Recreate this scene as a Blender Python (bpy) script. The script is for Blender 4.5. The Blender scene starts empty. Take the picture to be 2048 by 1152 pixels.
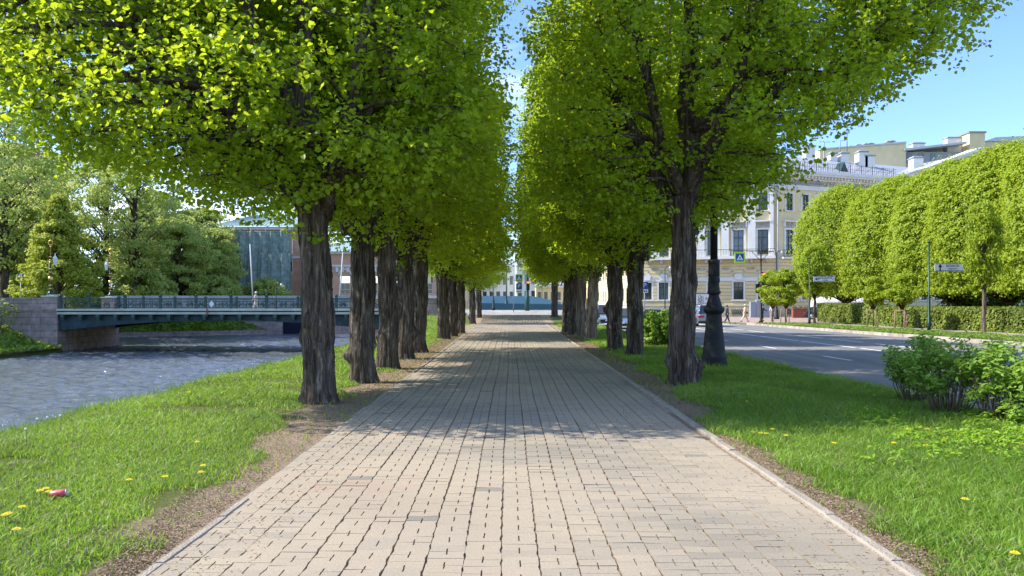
import bpy, bmesh, math, random
import numpy as np
from mathutils import Vector, Matrix
R = math.radians
sc = bpy.context.scene
COL = sc.collection

# ---------------------------------------------------------------- camera
F, HX, HY, EYE = 1500.0, 1020.0, 612.0, 1.55
cd = bpy.data.cameras.new('camera'); cam = bpy.data.objects.new('camera', cd); COL.objects.link(cam)
cam.location = (0, 0, EYE); cam.rotation_euler = (R(90), 0, 0)
cd.sensor_width = 36; cd.lens = 36*F/2048; cd.shift_x = (1024-HX)/2048; cd.shift_y = (HY-576)/2048
cd.clip_start = 0.05; cd.clip_end = 3000
sc.camera = cam
# ---------------------------------------------------------------- sky and sun
SUN_EL, SUN_AZ = R(43), R(-87)          # azimuth from +Y, negative is to the left
w = bpy.data.worlds.new('World'); sc.world = w; w.use_nodes = True
nt = w.node_tree; nt.nodes.clear()
wo = nt.nodes.new('ShaderNodeOutputWorld'); bg = nt.nodes.new('ShaderNodeBackground'); bg.inputs[1].default_value = 0.15
sky = nt.nodes.new('ShaderNodeTexSky'); sky.sky_type = 'NISHITA'; sky.sun_disc = False
sky.sun_elevation = SUN_EL; sky.sun_rotation = SUN_AZ; sky.air_density = 1.0; sky.dust_density = .3; sky.ozone_density = 3.0
tc = nt.nodes.new('ShaderNodeTexCoord'); mp = nt.nodes.new('ShaderNodeMapping'); mp.inputs['Scale'].default_value = (1.2, 1.2, 5.0); mp.inputs['Rotation'].default_value = (0, R(18), 0)
no = nt.nodes.new('ShaderNodeTexNoise'); no.inputs['Scale'].default_value = 1.6; no.inputs['Detail'].default_value = 5; no.inputs['Roughness'].default_value = .55
cr = nt.nodes.new('ShaderNodeValToRGB'); cr.color_ramp.elements[0].position = .50; cr.color_ramp.elements[1].position = .74
cr.color_ramp.elements[0].color = (0, 0, 0, 1); cr.color_ramp.elements[1].color = (.75, .75, .75, 1)
mx = nt.nodes.new('ShaderNodeMixRGB'); mx.inputs[2].default_value = (6.3, 6.6, 7.0, 1)
L = nt.links.new
L(tc.outputs['Generated'], mp.inputs[0]); L(mp.outputs[0], no.inputs[0]); L(no.outputs[0], cr.inputs[0]); L(cr.outputs[0], mx.inputs[0])
tn = nt.nodes.new('ShaderNodeMixRGB'); tn.blend_type = 'MULTIPLY'; tn.inputs[0].default_value = 1; tn.inputs[2].default_value = (.75, .85, 1.06, 1); L(sky.outputs[0], tn.inputs[1]); L(tn.outputs[0], mx.inputs[1]); L(mx.outputs[0], bg.inputs[0]); L(bg.outputs[0], wo.inputs[0])
sd = bpy.data.lights.new('sun', 'SUN'); sun = bpy.data.objects.new('sun', sd); COL.objects.link(sun)
sd.energy = 3.8; sd.angle = R(.53); sd.color = (1, .95, .87)
dsun = Vector((math.sin(SUN_AZ)*math.cos(SUN_EL), math.cos(SUN_AZ)*math.cos(SUN_EL), math.sin(SUN_EL)))
sun.rotation_euler = dsun.to_track_quat('Z', 'Y').to_euler(); sun.location = (-30, 10, 40)
sc.view_settings.view_transform = 'Standard'; sc.view_settings.look = 'None'; sc.view_settings.gamma = 1; sc.view_settings.exposure = 1.08
sc.cycles.max_bounces = 8; sc.cycles.transparent_max_bounces = 8; sc.cycles.caustics_reflective = False; sc.cycles.caustics_refractive = False

rnd = random.Random(5); rng = np.random.default_rng(5)
def GP(px, py, z=0.0):
    D = F*(EYE-z)/(py-HY); return ((px-HX)*D/F, D, z)
def PX(px, D): return (px-HX)*D/F
def PZ(py, D): return EYE+(HY-py)*D/F

# ---------------------------------------------------------------- materials
MATS = {}
def mat(name, col, rough=.7, metal=0.0, var=.12, scale=6.0, bump=.0, bscale=None, spec=.4, stretch=(1,1,1), emit=None, cols=None, coat=0.0):
    if name in MATS: return MATS[name]
    m = bpy.data.materials.new(name); m.use_nodes = True; t = m.node_tree; b = t.nodes['Principled BSDF']
    b.inputs['Roughness'].default_value = rough; b.inputs['Metallic'].default_value = metal
    b.inputs['Specular IOR Level'].default_value = spec; b.inputs['Coat Weight'].default_value = coat
    c = t.nodes.new('ShaderNodeTexCoord'); mpg = t.nodes.new('ShaderNodeMapping'); mpg.inputs['Scale'].default_value = stretch
    t.links.new(c.outputs['Object'], mpg.inputs[0])
    n = t.nodes.new('ShaderNodeTexNoise'); n.inputs['Scale'].default_value = scale; n.inputs['Detail'].default_value = 6
    t.links.new(mpg.outputs[0], n.inputs[0])
    r = t.nodes.new('ShaderNodeValToRGB'); t.links.new(n.outputs[0], r.inputs[0])
    e = r.color_ramp.elements; e[0].position = .3; e[1].position = .7
    if cols: e[0].color = (*cols[0], 1); e[1].color = (*cols[1], 1)
    else:
        e[0].color = (*[x*(1-var) for x in col], 1); e[1].color = (*[min(1, x*(1+var)) for x in col], 1)
    t.links.new(r.outputs[0], b.inputs['Base Color'])
    if bump:
        n2 = t.nodes.new('ShaderNodeTexNoise'); n2.inputs['Scale'].default_value = bscale or scale*4; n2.inputs['Detail'].default_value = 8
        t.links.new(mpg.outputs[0], n2.inputs[0])
        bp = t.nodes.new('ShaderNodeBump'); bp.inputs['Strength'].default_value = bump; bp.inputs['Distance'].default_value = .05
        t.links.new(n2.outputs[0], bp.inputs['Height']); t.links.new(bp.outputs[0], b.inputs['Normal'])
    if emit: b.inputs['Emission Color'].default_value = (*emit[0], 1); b.inputs['Emission Strength'].default_value = emit[1]
    MATS[name] = m; return m

def leafmat(name, dark, light, trans, tw=.45, rough=.45):
    m = bpy.data.materials.new(name); m.use_nodes = True; t = m.node_tree; b = t.nodes['Principled BSDF']; out = t.nodes['Material Output']
    a = t.nodes.new('ShaderNodeAttribute'); a.attribute_name = 'tint'
    r = t.nodes.new('ShaderNodeValToRGB'); r.color_ramp.elements[0].color = (*dark, 1); r.color_ramp.elements[1].color = (*light, 1)
    t.links.new(a.outputs['Fac'], r.inputs[0]); t.links.new(r.outputs[0], b.inputs['Base Color'])
    b.inputs['Roughness'].default_value = rough; b.inputs['Specular IOR Level'].default_value = .35
    tr = t.nodes.new('ShaderNodeBsdfTranslucent')
    r2 = t.nodes.new('ShaderNodeMixRGB'); r2.inputs[1].default_value = (*[x*.75 for x in trans], 1); r2.inputs[2].default_value = (*trans, 1)
    t.links.new(a.outputs['Fac'], r2.inputs[0]); t.links.new(r2.outputs[0], tr.inputs[0])
    mxs = t.nodes.new('ShaderNodeMixShader'); mxs.inputs[0].default_value = tw
    t.links.new(b.outputs[0], mxs.inputs[1]); t.links.new(tr.outputs[0], mxs.inputs[2]); t.links.new(mxs.outputs[0], out.inputs[0])
    MATS[name] = m; return m

leafmat('linden_leaf', (.13,.23,.012), (.27,.39,.02), (.66,.80,.03), .55)
leafmat('linden_leaf_dome', (.20,.28,.015), (.36,.46,.03), (.58,.68,.05), .42, .5)
leafmat('far_leaf', (.27,.35,.08), (.48,.57,.16), (.66,.74,.2), .47, .6)
leafmat('bright_leaf', (.28,.34,.04), (.46,.52,.08), (.62,.66,.1), .4, .6)
leafmat('shrub_leaf', (.15,.28,.035), (.33,.50,.09), (.5,.68,.09), .4, .4)
leafmat('hedge_leaf', (.10,.15,.02), (.26,.32,.05), (.36,.44,.06), .3, .5)
leafmat('grass_blade', (.10,.21,.015), (.28,.42,.06), (.44,.64,.05), .38, .5)
leafmat('grass_dry', (.22,.20,.09), (.36,.32,.16), (.3,.3,.12), .25, .6)
leafmat('litter_leaf', (.16,.11,.07), (.42,.31,.19), (.3,.2,.08), .1, .8)
leafmat('weed_leaf', (.16,.30,.02), (.32,.50,.05), (.5,.72,.05), .38, .45)

def bark(name, c1, c2, c3):
    m = bpy.data.materials.new(name); m.use_nodes = True; t = m.node_tree; b = t.nodes['Principled BSDF']; b.inputs['Roughness'].default_value = .95; b.inputs['Specular IOR Level'].default_value = .15
    c = t.nodes.new('ShaderNodeTexCoord'); g = t.nodes.new('ShaderNodeMapping'); g.inputs['Scale'].default_value = (1, 1, .10); t.links.new(c.outputs['Object'], g.inputs[0])
    n1 = t.nodes.new('ShaderNodeTexNoise'); n1.inputs['Scale'].default_value = 20; n1.inputs['Detail'].default_value = 8; n1.inputs['Roughness'].default_value = .65; n1.inputs['Distortion'].default_value = .6
    n2 = t.nodes.new('ShaderNodeTexNoise'); n2.inputs['Scale'].default_value = 7; n2.inputs['Detail'].default_value = 4
    t.links.new(g.outputs[0], n1.inputs[0]); t.links.new(g.outputs[0], n2.inputs[0])
    r = t.nodes.new('ShaderNodeValToRGB'); e = r.color_ramp.elements; e[0].position = .38; e[0].color = (*c1, 1); e[1].position = .56; e[1].color = (*c2, 1)
    x = e.new(.72); x.color = (*c3, 1); t.links.new(n1.outputs[0], r.inputs[0])
    r2 = t.nodes.new('ShaderNodeValToRGB'); r2.color_ramp.elements[0].position = .35; r2.color_ramp.elements[0].color = (.55, .5, .45, 1); r2.color_ramp.elements[1].position = .65; r2.color_ramp.elements[1].color = (1.25, 1.2, 1.15, 1)
    t.links.new(n2.outputs[0], r2.inputs[0])
    mm = t.nodes.new('ShaderNodeMixRGB'); mm.blend_type = 'MULTIPLY'; mm.inputs[0].default_value = 1; t.links.new(r.outputs[0], mm.inputs[1]); t.links.new(r2.outputs[0], mm.inputs[2])
    t.links.new(mm.outputs[0], b.inputs['Base Color'])
    bp = t.nodes.new('ShaderNodeBump'); bp.inputs['Strength'].default_value = 1; bp.inputs['Distance'].default_value = .03; t.links.new(n1.outputs[0], bp.inputs['Height']); t.links.new(bp.outputs[0], b.inputs['Normal'])
    MATS[name] = m
bark('bark', (.034,.028,.023), (.125,.102,.084), (.33,.29,.245))
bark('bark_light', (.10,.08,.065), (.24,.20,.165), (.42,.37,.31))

def masonry(name, c1, c2, mortar, bw, bh, ms=.012, bumpk=.3, vert=True, rot=0.0):
    m = bpy.data.materials.new(name); m.use_nodes = True; t = m.node_tree; b = t.nodes['Principled BSDF']; b.inputs['Roughness'].default_value = .85
    c = t.nodes.new('ShaderNodeTexCoord'); s = t.nodes.new('ShaderNodeSeparateXYZ'); cb = t.nodes.new('ShaderNodeCombineXYZ')
    t.links.new(c.outputs['Object'], s.inputs[0])
    ad = t.nodes.new('ShaderNodeMath'); ad.operation = 'ADD'; t.links.new(s.outputs[0], ad.inputs[0]); t.links.new(s.outputs[1], ad.inputs[1])
    t.links.new(ad.outputs[0], cb.inputs[0]); t.links.new(s.outputs[2] if vert else s.outputs[1], cb.inputs[1])
    if not vert: t.links.new(s.outputs[0], cb.inputs[0])
    k = t.nodes.new('ShaderNodeTexBrick'); k.inputs['Scale'].default_value = 1; k.inputs['Brick Width'].default_value = bw; k.inputs['Row Height'].default_value = bh
    k.inputs['Mortar Size'].default_value = ms; k.inputs['Color1'].default_value = (*c1, 1); k.inputs['Color2'].default_value = (*c2, 1); k.inputs['Mortar'].default_value = (*mortar, 1)
    t.links.new(cb.outputs[0], k.inputs[0])
    n = t.nodes.new('ShaderNodeTexNoise'); n.inputs['Scale'].default_value = 1.7; n.inputs['Detail'].default_value = 9; t.links.new(c.outputs['Object'], n.inputs[0])
    r = t.nodes.new('ShaderNodeValToRGB'); r.color_ramp.elements[0].position = .3; r.color_ramp.elements[0].color = (.58, .57, .56, 1); r.color_ramp.elements[1].position = .7; r.color_ramp.elements[1].color = (1.15, 1.15, 1.15, 1); t.links.new(n.outputs[0], r.inputs[0])
    mm = t.nodes.new('ShaderNodeMixRGB'); mm.blend_type = 'MULTIPLY'; mm.inputs[0].default_value = 1; t.links.new(k.outputs[0], mm.inputs[1]); t.links.new(r.outputs[0], mm.inputs[2]); t.links.new(mm.outputs[0], b.inputs['Base Color'])
    bp = t.nodes.new('ShaderNodeBump'); bp.inputs['Strength'].default_value = bumpk; bp.inputs['Distance'].default_value = .05; bp.invert = True; t.links.new(k.outputs['Fac'], bp.inputs['Height']); t.links.new(bp.outputs[0], b.inputs['Normal'])
    MATS[name] = m
masonry('granite', (.42,.33,.30), (.33,.27,.25), (.16,.13,.12), 1.6, .62, .02)
masonry('granite_grey', (.36,.35,.34), (.30,.29,.28), (.14,.13,.13), 1.8, .7, .02)
masonry('red_brick', (.42,.17,.10), (.36,.14,.08), (.34,.22,.17), .5, .16, .012)
masonry('sidewalk_slabs', (.46,.33,.27), (.40,.29,.24), (.22,.17,.15), .6, .6, .012, .2, vert=False)
masonry('plaza_slabs', (.40,.38,.355), (.36,.34,.32), (.24,.22,.21), .9, .9, .015, .2, vert=False)
masonry('kerb_stone', (.50,.43,.35), (.42,.36,.30), (.16,.13,.11), 1.1, 5, .015, .4, vert=False)
masonry('net_cloth', (.28,.36,.33), (.23,.31,.285), (.16,.22,.20), 2.6, 3.1, .03, .3)

mat('plaster_yellow', (.67,.57,.335), .9, var=.07, scale=.8, bump=.1, bscale=12)
mat('plaster_pale', (.66,.56,.36), .9, var=.07, scale=.8)
mat('stucco_white', (.70,.69,.655), .85, var=.07, scale=1.5)
mat('ornament_grey', (.42,.40,.36), .9, var=.3, scale=5, bump=.6, bscale=9)
mat('sandstone', (.50,.42,.30), .9, var=.15, scale=1.5, bump=.3, bscale=6)
mat('salmon_plaster', (.60,.35,.24), .9, var=.12, scale=1.2)
mat('roof_metal', (.47,.48,.49), .45, .35, var=.08, scale=1.2)
mat('roof_green', (.32,.43,.42), .5, .2, var=.1, scale=1.2)
mat('glass_dark', (.035,.045,.05), .06, var=.25, scale=.5, spec=.9)
mat('glass_blue', (.10,.14,.17), .08, var=.3, scale=.6, spec=.9)
mat('frame_dark', (.05,.045,.04), .6)
mat('frame_white', (.6,.6,.58), .6)
mat('iron_black', (.010,.011,.014), .6, .0, var=.3, scale=14, bump=.25, bscale=40)
mat('iron_green', (.018,.05,.045), .4, .3, var=.25, scale=5)
mat('bridge_green', (.04,.085,.075), .6, .1, var=.4, scale=4)
mat('bridge_pale', (.50,.52,.43), .6, 0, var=.15, scale=2)
mat('bridge_girder', (.02,.05,.058), .6, .0, var=.45, scale=1.3)
mat('gold', (.85,.58,.2), .3, 1.0, var=.15, scale=8)
mat('lamp_glass', (.72,.75,.72), .2, 0, var=.05, spec=.8)
mat('pole_green', (.035,.10,.095), .5, .2, var=.2, scale=3)
mat('pole_white', (.60,.60,.58), .7, var=.15)
mat('pole_grey', (.28,.29,.29), .6, .3, var=.2)
mat('sign_blue', (.015,.07,.33), .45, var=.04)
mat('sign_white', (.78,.80,.82), .5, var=.03)
mat('sign_lime', (.55,.80,.06), .5, var=.03)
mat('ink', (.012,.014,.02), .6)
mat('signal_black', (.02,.02,.02), .5)
mat('signal_red', (.9,.04,.02), .4, emit=((1,.05,.02), 5))
mat('signal_off', (.03,.05,.04), .3)
mat('asphalt', (.215,.205,.192), .9, var=.22, scale=1.6, bump=.5, bscale=90, stretch=(1, .1, 1))
mat('road_paint', (.74,.74,.72), .8, var=.12, scale=3)
mat('path_bed', (.27,.225,.17), 1, var=.35, scale=12, bump=.8, bscale=60)
mat('edging', (.36,.305,.24), .95, var=.16, scale=5, bump=.6, bscale=60)
mat('wood_stake', (.30,.20,.13), .85, var=.2, scale=8, stretch=(1,1,.2))
mat('hoarding_light', (.20,.37,.45), .6, var=.06, scale=.6)
mat('shaded_road_blue', (.05,.135,.185), .6, var=.08, scale=.6)  # shade on the far road, put into the colour
mat('planter_red', (.28,.085,.05), .7, var=.12)
mat('canvas', (.72,.71,.67), .8, var=.04)
mat('cabinet_grey', (.30,.35,.38), .6, var=.06)
mat('stem_brown', (.15,.11,.075), .9, var=.3, scale=20)
mat('stem_green', (.12,.20,.05), .8)
mat('petal_yellow', (.80,.62,.02), .7, var=.1, scale=60)
mat('fluff', (.7,.7,.68), .9)
mat('can_pink', (.62,.10,.12), .35, .2, var=.2, scale=30)
mat('can_end', (.75,.72,.70), .4, .4)
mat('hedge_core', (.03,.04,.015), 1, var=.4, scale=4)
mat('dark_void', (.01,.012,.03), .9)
mat('concrete_wall', (.42,.42,.41), .9, var=.12, scale=1, bump=.2)
mat('brown_stone', (.20,.13,.10), .9, var=.35, scale=.35)
mat('skin', (.55,.36,.27), .6); mat('hair_dark', (.05,.035,.025), .7); mat('hair_fair', (.42,.33,.20), .7)
for nme, c in (('cloth_beige', (.62,.47,.29)), ('cloth_cream', (.68,.60,.48)), ('cloth_dark', (.03,.035,.045)), ('cloth_navy', (.05,.07,.12)), ('cloth_white', (.7,.7,.7)), ('cloth_grey', (.35,.35,.37)), ('cloth_pink', (.65,.52,.52)), ('bag_red', (.5,.06,.05))):
    mat(nme, c, .9, var=.15, scale=9)
for nme, c in (('car_grey', (.20,.20,.22)), ('car_silver', (.42,.46,.49)), ('car_teal', (.27,.34,.35)), ('car_blue', (.22,.32,.42)), ('car_black', (.02,.02,.025))):
    mat(nme, c, .3, .55, var=.03, coat=.6)
mat('car_glass', (.03,.04,.045), .05, spec=.9); mat('tyre', (.02,.02,.02), .9); mat('rim', (.45,.45,.46), .3, .8)
mat('tail_red', (.45,.02,.02), .25); mat('head_clear', (.8,.82,.84), .15, spec=.9); mat('plastic_dark', (.03,.03,.03), .7); mat('plate', (.7,.7,.68), .5)

def ground_mat():
    m = bpy.data.materials.new('lawn_soil'); m.use_nodes = True; t = m.node_tree; b = t.nodes['Principled BSDF']; b.inputs['Roughness'].default_value = 1; b.inputs['Specular IOR Level'].default_value = .1
    N = t.nodes.new; K = t.links.new
    c = N('ShaderNodeTexCoord'); s = N('ShaderNodeSeparateXYZ'); K(c.outputs['Object'], s.inputs[0])
    n = N('ShaderNodeTexNoise'); n.inputs['Scale'].default_value = 1.6; n.inputs['Detail'].default_value = 9; n.inputs['Roughness'].default_value = .7; K(c.outputs['Object'], n.inputs[0])
    nf = N('ShaderNodeTexNoise'); nf.inputs['Scale'].default_value = 38; nf.inputs['Detail'].default_value = 8; nf.inputs['Roughness'].default_value = .75; K(c.outputs['Object'], nf.inputs[0])
    def M(op, a, bb, c2=None):
        x = N('ShaderNodeMath'); x.operation = op
        for i, v in enumerate((a, bb, c2)):
            if v is None: continue
            if isinstance(v, (int, float)): x.inputs[i].default_value = v
            else: K(v, x.inputs[i])
        return x.outputs[0]
    X, Y = s.outputs[0], s.outputs[1]
    # distance outside the path: dirt strip next to the edging, widening away from the camera
    wd = N('ShaderNodeMapRange'); wd.inputs[1].default_value = 4; wd.inputs[2].default_value = 9; wd.inputs[3].default_value = .18; wd.inputs[4].default_value = .85; K(Y, wd.inputs[0])
    wr = N('ShaderNodeMapRange'); wr.inputs[1].default_value = 9; wr.inputs[2].default_value = 15; wr.inputs[3].default_value = .28; wr.inputs[4].default_value = .75; K(Y, wr.inputs[0])
    dl = M('SUBTRACT', M('MULTIPLY', X, -1), M('ADD', M('MULTIPLY', Y, .0105), 2.02))
    dr = M('SUBTRACT', X, M('ADD', M('MULTIPLY', Y, .0125), 2.22))
    fl = M('SUBTRACT', M('MULTIPLY_ADD', n.outputs[0], 1.3, -.65), M('SUBTRACT', dl, wd.outputs[0]))
    fr = M('SUBTRACT', M('MULTIPLY_ADD', n.outputs[0], .9, -.45), M('SUBTRACT', dr, wr.outputs[0]))
    both = M('MINIMUM', fl, fr)
    k = N('ShaderNodeMapRange'); k.inputs[1].default_value = -.22; k.inputs[2].default_value = .05; K(both, k.inputs[0])
    far = M('LESS_THAN', Y, 76)
    k2 = M('MULTIPLY', k.outputs[0], far)
    gr = N('ShaderNodeValToRGB'); e = gr.color_ramp.elements; e[0].position = .35; e[0].color = (.07,.085,.02, 1); e[1].position = .65; e[1].color = (.17,.19,.06, 1); K(nf.outputs[0], gr.inputs[0])
    so = N('ShaderNodeValToRGB'); e = so.color_ramp.elements; e[0].position = .33; e[0].color = (.15,.105,.07, 1); e[1].position = .68; e[1].color = (.50,.38,.26, 1); K(nf.outputs[0], so.inputs[0])
    mm = N('ShaderNodeMixRGB'); K(k2, mm.inputs[0]); K(gr.outputs[0], mm.inputs[1]); K(so.outputs[0], mm.inputs[2]); K(mm.outputs[0], b.inputs['Base Color'])
    bp = N('ShaderNodeBump'); bp.inputs['Strength'].default_value = .9; bp.inputs['Distance'].default_value = .03; K(nf.outputs[0], bp.inputs['Height']); K(bp.outputs[0], b.inputs['Normal'])
    MATS['lawn_soil'] = m
ground_mat()
def paver_mat():
    m = bpy.data.materials.new('paver'); m.use_nodes = True; t = m.node_tree; b = t.nodes['Principled BSDF']; b.inputs['Roughness'].default_value = .92; b.inputs['Specular IOR Level'].default_value = .2
    N = t.nodes.new; K = t.links.new
    a = N('ShaderNodeAttribute'); a.attribute_name = 'tint'; c = N('ShaderNodeTexCoord')
    r = N('ShaderNodeValToRGB'); e = r.color_ramp.elements; e[0].position = 0; e[0].color = (.22,.195,.165, 1); e[1].position = 1; e[1].color = (.40,.30,.215, 1)
    for p, cc in ((.06, (.28,.245,.19)), (.5, (.385,.325,.24)), (.85, (.385,.315,.228))):
        x = e.new(p); x.color = (*cc, 1)
    K(a.outputs['Fac'], r.inputs[0])
    n = N('ShaderNodeTexNoise'); n.inputs['Scale'].default_value = 75; n.inputs['Detail'].default_value = 6; n.inputs['Roughness'].default_value = .8; K(c.outputs['Object'], n.inputs[0])
    n3 = N('ShaderNodeTexNoise'); n3.inputs['Scale'].default_value = .55; n3.inputs['Detail'].default_value = 6; K(c.outputs['Object'], n3.inputs[0])
    def RR(src, lo, hi, p0=.3, p1=.7):
        q = N('ShaderNodeValToRGB'); q.color_ramp.elements[0].position = p0; q.color_ramp.elements[1].position = p1
        q.color_ramp.elements[0].color = (*lo, 1); q.color_ramp.elements[1].color = (*hi, 1); K(src, q.inputs[0]); return q.outputs[0]
    def MU(x, y):
        q = N('ShaderNodeMixRGB'); q.blend_type = 'MULTIPLY'; q.inputs[0].default_value = 1; K(x, q.inputs[1]); K(y, q.inputs[2]); return q.outputs[0]
    K(MU(MU(r.outputs[0], RR(n.outputs[0], (.74,.74,.74), (1.2,1.2,1.2))), RR(n3.outputs[0], (.86,.86,.88), (1.1,1.07,1.02))), b.inputs['Base Color'])
    bp = N('ShaderNodeBump'); bp.inputs['Strength'].default_value = .5; bp.inputs['Distance'].default_value = .006; K(n.outputs[0], bp.inputs['Height']); K(bp.outputs[0], b.inputs['Normal'])
    MATS['paver'] = m
paver_mat()
def water_mat():
    m = bpy.data.materials.new('river_water'); m.use_nodes = True; t = m.node_tree; b = t.nodes['Principled BSDF']
    b.inputs['Base Color'].default_value = (.10,.112,.125, 1); b.inputs['Roughness'].default_value = .07; b.inputs['IOR'].default_value = 1.33; b.inputs['Specular IOR Level'].default_value = .75
    N = t.nodes.new; K = t.links.new; c = N('ShaderNodeTexCoord'); g = N('ShaderNodeMapping'); g.inputs['Scale'].default_value = (.8, 1.3, 1); g.inputs['Rotation'].default_value = (0, 0, R(14)); K(c.outputs['Object'], g.inputs[0])
    prev = None
    for s_, d_, k_ in ((6.0, 5, .06), (16, 4, .02)):
        n = N('ShaderNodeTexNoise'); n.inputs['Scale'].default_value = s_; n.inputs['Detail'].default_value = d_; n.inputs['Distortion'].default_value = .5; K(g.outputs[0], n.inputs[0])
        bp = N('ShaderNodeBump'); bp.inputs['Strength'].default_value = 1; bp.inputs['Distance'].default_value = k_; K(n.outputs[0], bp.inputs['Height'])
        if prev: K(prev, bp.inputs['Normal'])
        prev = bp.outputs[0]
    K(prev, b.inputs['Normal']); MATS['river_water'] = m
water_mat()

# ---------------------------------------------------------------- helpers
def tag(o, label=None, cat=None, group=None, kind=None):
    if label: o['label'] = label
    if cat: o['category'] = cat
    if group: o['group'] = group
    if kind: o['kind'] = kind
    return o
def thing(name, loc, label, cat, group=None, rz=0.0):
    o = bpy.data.objects.new(name, None); COL.objects.link(o); o.location = loc; o.rotation_euler = (0, 0, rz); o.empty_display_size = .2
    return tag(o, label, cat, group)
def link(name, me, parent=None, loc=None, label=None):
    o = bpy.data.objects.new(name, me); COL.objects.link(o)
    if parent is not None: o.parent = parent
    if loc is not None: o.location = loc
    if label: o['label'] = label
    return o
def copy_tree(o, parent=None):
    c = o.copy(); COL.objects.link(c)
    if parent is not None: c.parent = parent
    for ch in [x for x in CH.get(o.name, [])]:
        copy_tree(ch, c)
    return c
CH = {}
def index_children():
    CH.clear()
    for o in bpy.data.objects:
        if o.parent: CH.setdefault(o.parent.name, []).append(o)

class MB:
    """collects shapes into one mesh; xf maps local (u along, d outwards, z up)"""
    def __init__(s): s.v = []; s.f = []; s.mi = []; s.o = (0, 0, 0); s.a = 0.0; s.m = 0; s.sm = []; s.mats = []
    def use(s, name):
        if name not in s.mats: s.mats.append(name)
        s.m = s.mats.index(name); return s
    def xf(s, o, a=0.0): s.o = o; s.a = a; return s
    def T(s, p):
        c, q = math.cos(s.a), math.sin(s.a)
        return (s.o[0]+p[0]*c-p[1]*q, s.o[1]+p[0]*q+p[1]*c, s.o[2]+p[2])
    def add(s, vs, fs, smooth=False):
        b = len(s.v); s.v += [s.T(p) for p in vs]
        for f in fs: s.f.append([b+i for i in f]); s.mi.append(s.m); s.sm.append(smooth)
        return s
    def box(s, x0, x1, y0, y1, z0, z1):
        vs = [(x0,y0,z0),(x1,y0,z0),(x1,y1,z0),(x0,y1,z0),(x0,y0,z1),(x1,y0,z1),(x1,y1,z1),(x0,y1,z1)]
        return s.add(vs, [(3,2,1,0),(4,5,6,7),(0,1,5,4),(1,2,6,5),(2,3,7,6),(3,0,4,7)])
    def prism(s, poly, y0, y1, axis='y'):
        """poly in (x,z), extruded along y; axis 'x': poly in (y,z) extruded along x"""
        n = len(poly)
        if axis == 'y': vs = [(p[0], y0, p[1]) for p in poly]+[(p[0], y1, p[1]) for p in poly]
        elif axis == 'x': vs = [(y0, p[0], p[1]) for p in poly]+[(y1, p[0], p[1]) for p in poly]
        else: vs = [(p[0], p[1], y0) for p in poly]+[(p[0], p[1], y1) for p in poly]
        fs = [tuple(range(n)), tuple(reversed(range(n, 2*n)))]+[(i, i+n, (i+1) % n+n, (i+1) % n) for i in range(n)]
        return s.add(vs, fs)
    def lathe(s, prof, c=(0, 0, 0), n=20, smooth=True):
        vs = []; fs = []
        for r_, z_ in prof:
            for k in range(n):
                a = 2*math.pi*k/n; vs.append((c[0]+r_*math.cos(a), c[1]+r_*math.sin(a), c[2]+z_))
        for j in range(len(prof)-1):
            for k in range(n): fs.append((j*n+k, j*n+(k+1) % n, (j+1)*n+(k+1) % n, (j+1)*n+k))
        fs.append(tuple(reversed(range(n)))); fs.append(tuple(range((len(prof)-1)*n, len(prof)*n)))
        return s.add(vs, fs, smooth)
    def tube(s, pts, rad, n=8, smooth=True):
        pts = [Vector(p) for p in pts]; rad = rad if isinstance(rad, (list, tuple)) else [rad]*len(pts)
        vs = []; fs = []
        for i, p in enumerate(pts):
            d = (pts[min(i+1, len(pts)-1)]-pts[max(i-1, 0)]).normalized()
            a = d.cross(Vector((0, 0, 1))) if abs(d.z) < .95 else d.cross(Vector((0, 1, 0)))
            a.normalize(); b = d.cross(a)
            for k in range(n):
                t = 2*math.pi*k/n; q = p+a*(rad[i]*math.cos(t))+b*(rad[i]*math.sin(t)); vs.append(tuple(q))
        for j in range(len(pts)-1):
            for k in range(n): fs.append((j*n+k, j*n+(k+1) % n, (j+1)*n+(k+1) % n, (j+1)*n+k))
        fs.append(tuple(reversed(range(n)))); fs.append(tuple(range((len(pts)-1)*n, len(pts)*n)))
        return s.add(vs, fs, smooth)
    def mesh(s, name):
        me = bpy.data.meshes.new(name); me.from_pydata(s.v, [], s.f)
        for x in s.mats: me.materials.append(MATS[x])
        me.polygons.foreach_set('material_index', s.mi); me.polygons.foreach_set('use_smooth', s.sm)
        bm = bmesh.new(); bm.from_mesh(me); bmesh.ops.recalc_face_normals(bm, faces=bm.faces); bm.to_mesh(me); bm.free()
        me.update(); return me
    def build(s, name, parent=None, loc=None, label=None): return link(name, s.mesh(name), parent, loc, label)

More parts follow.
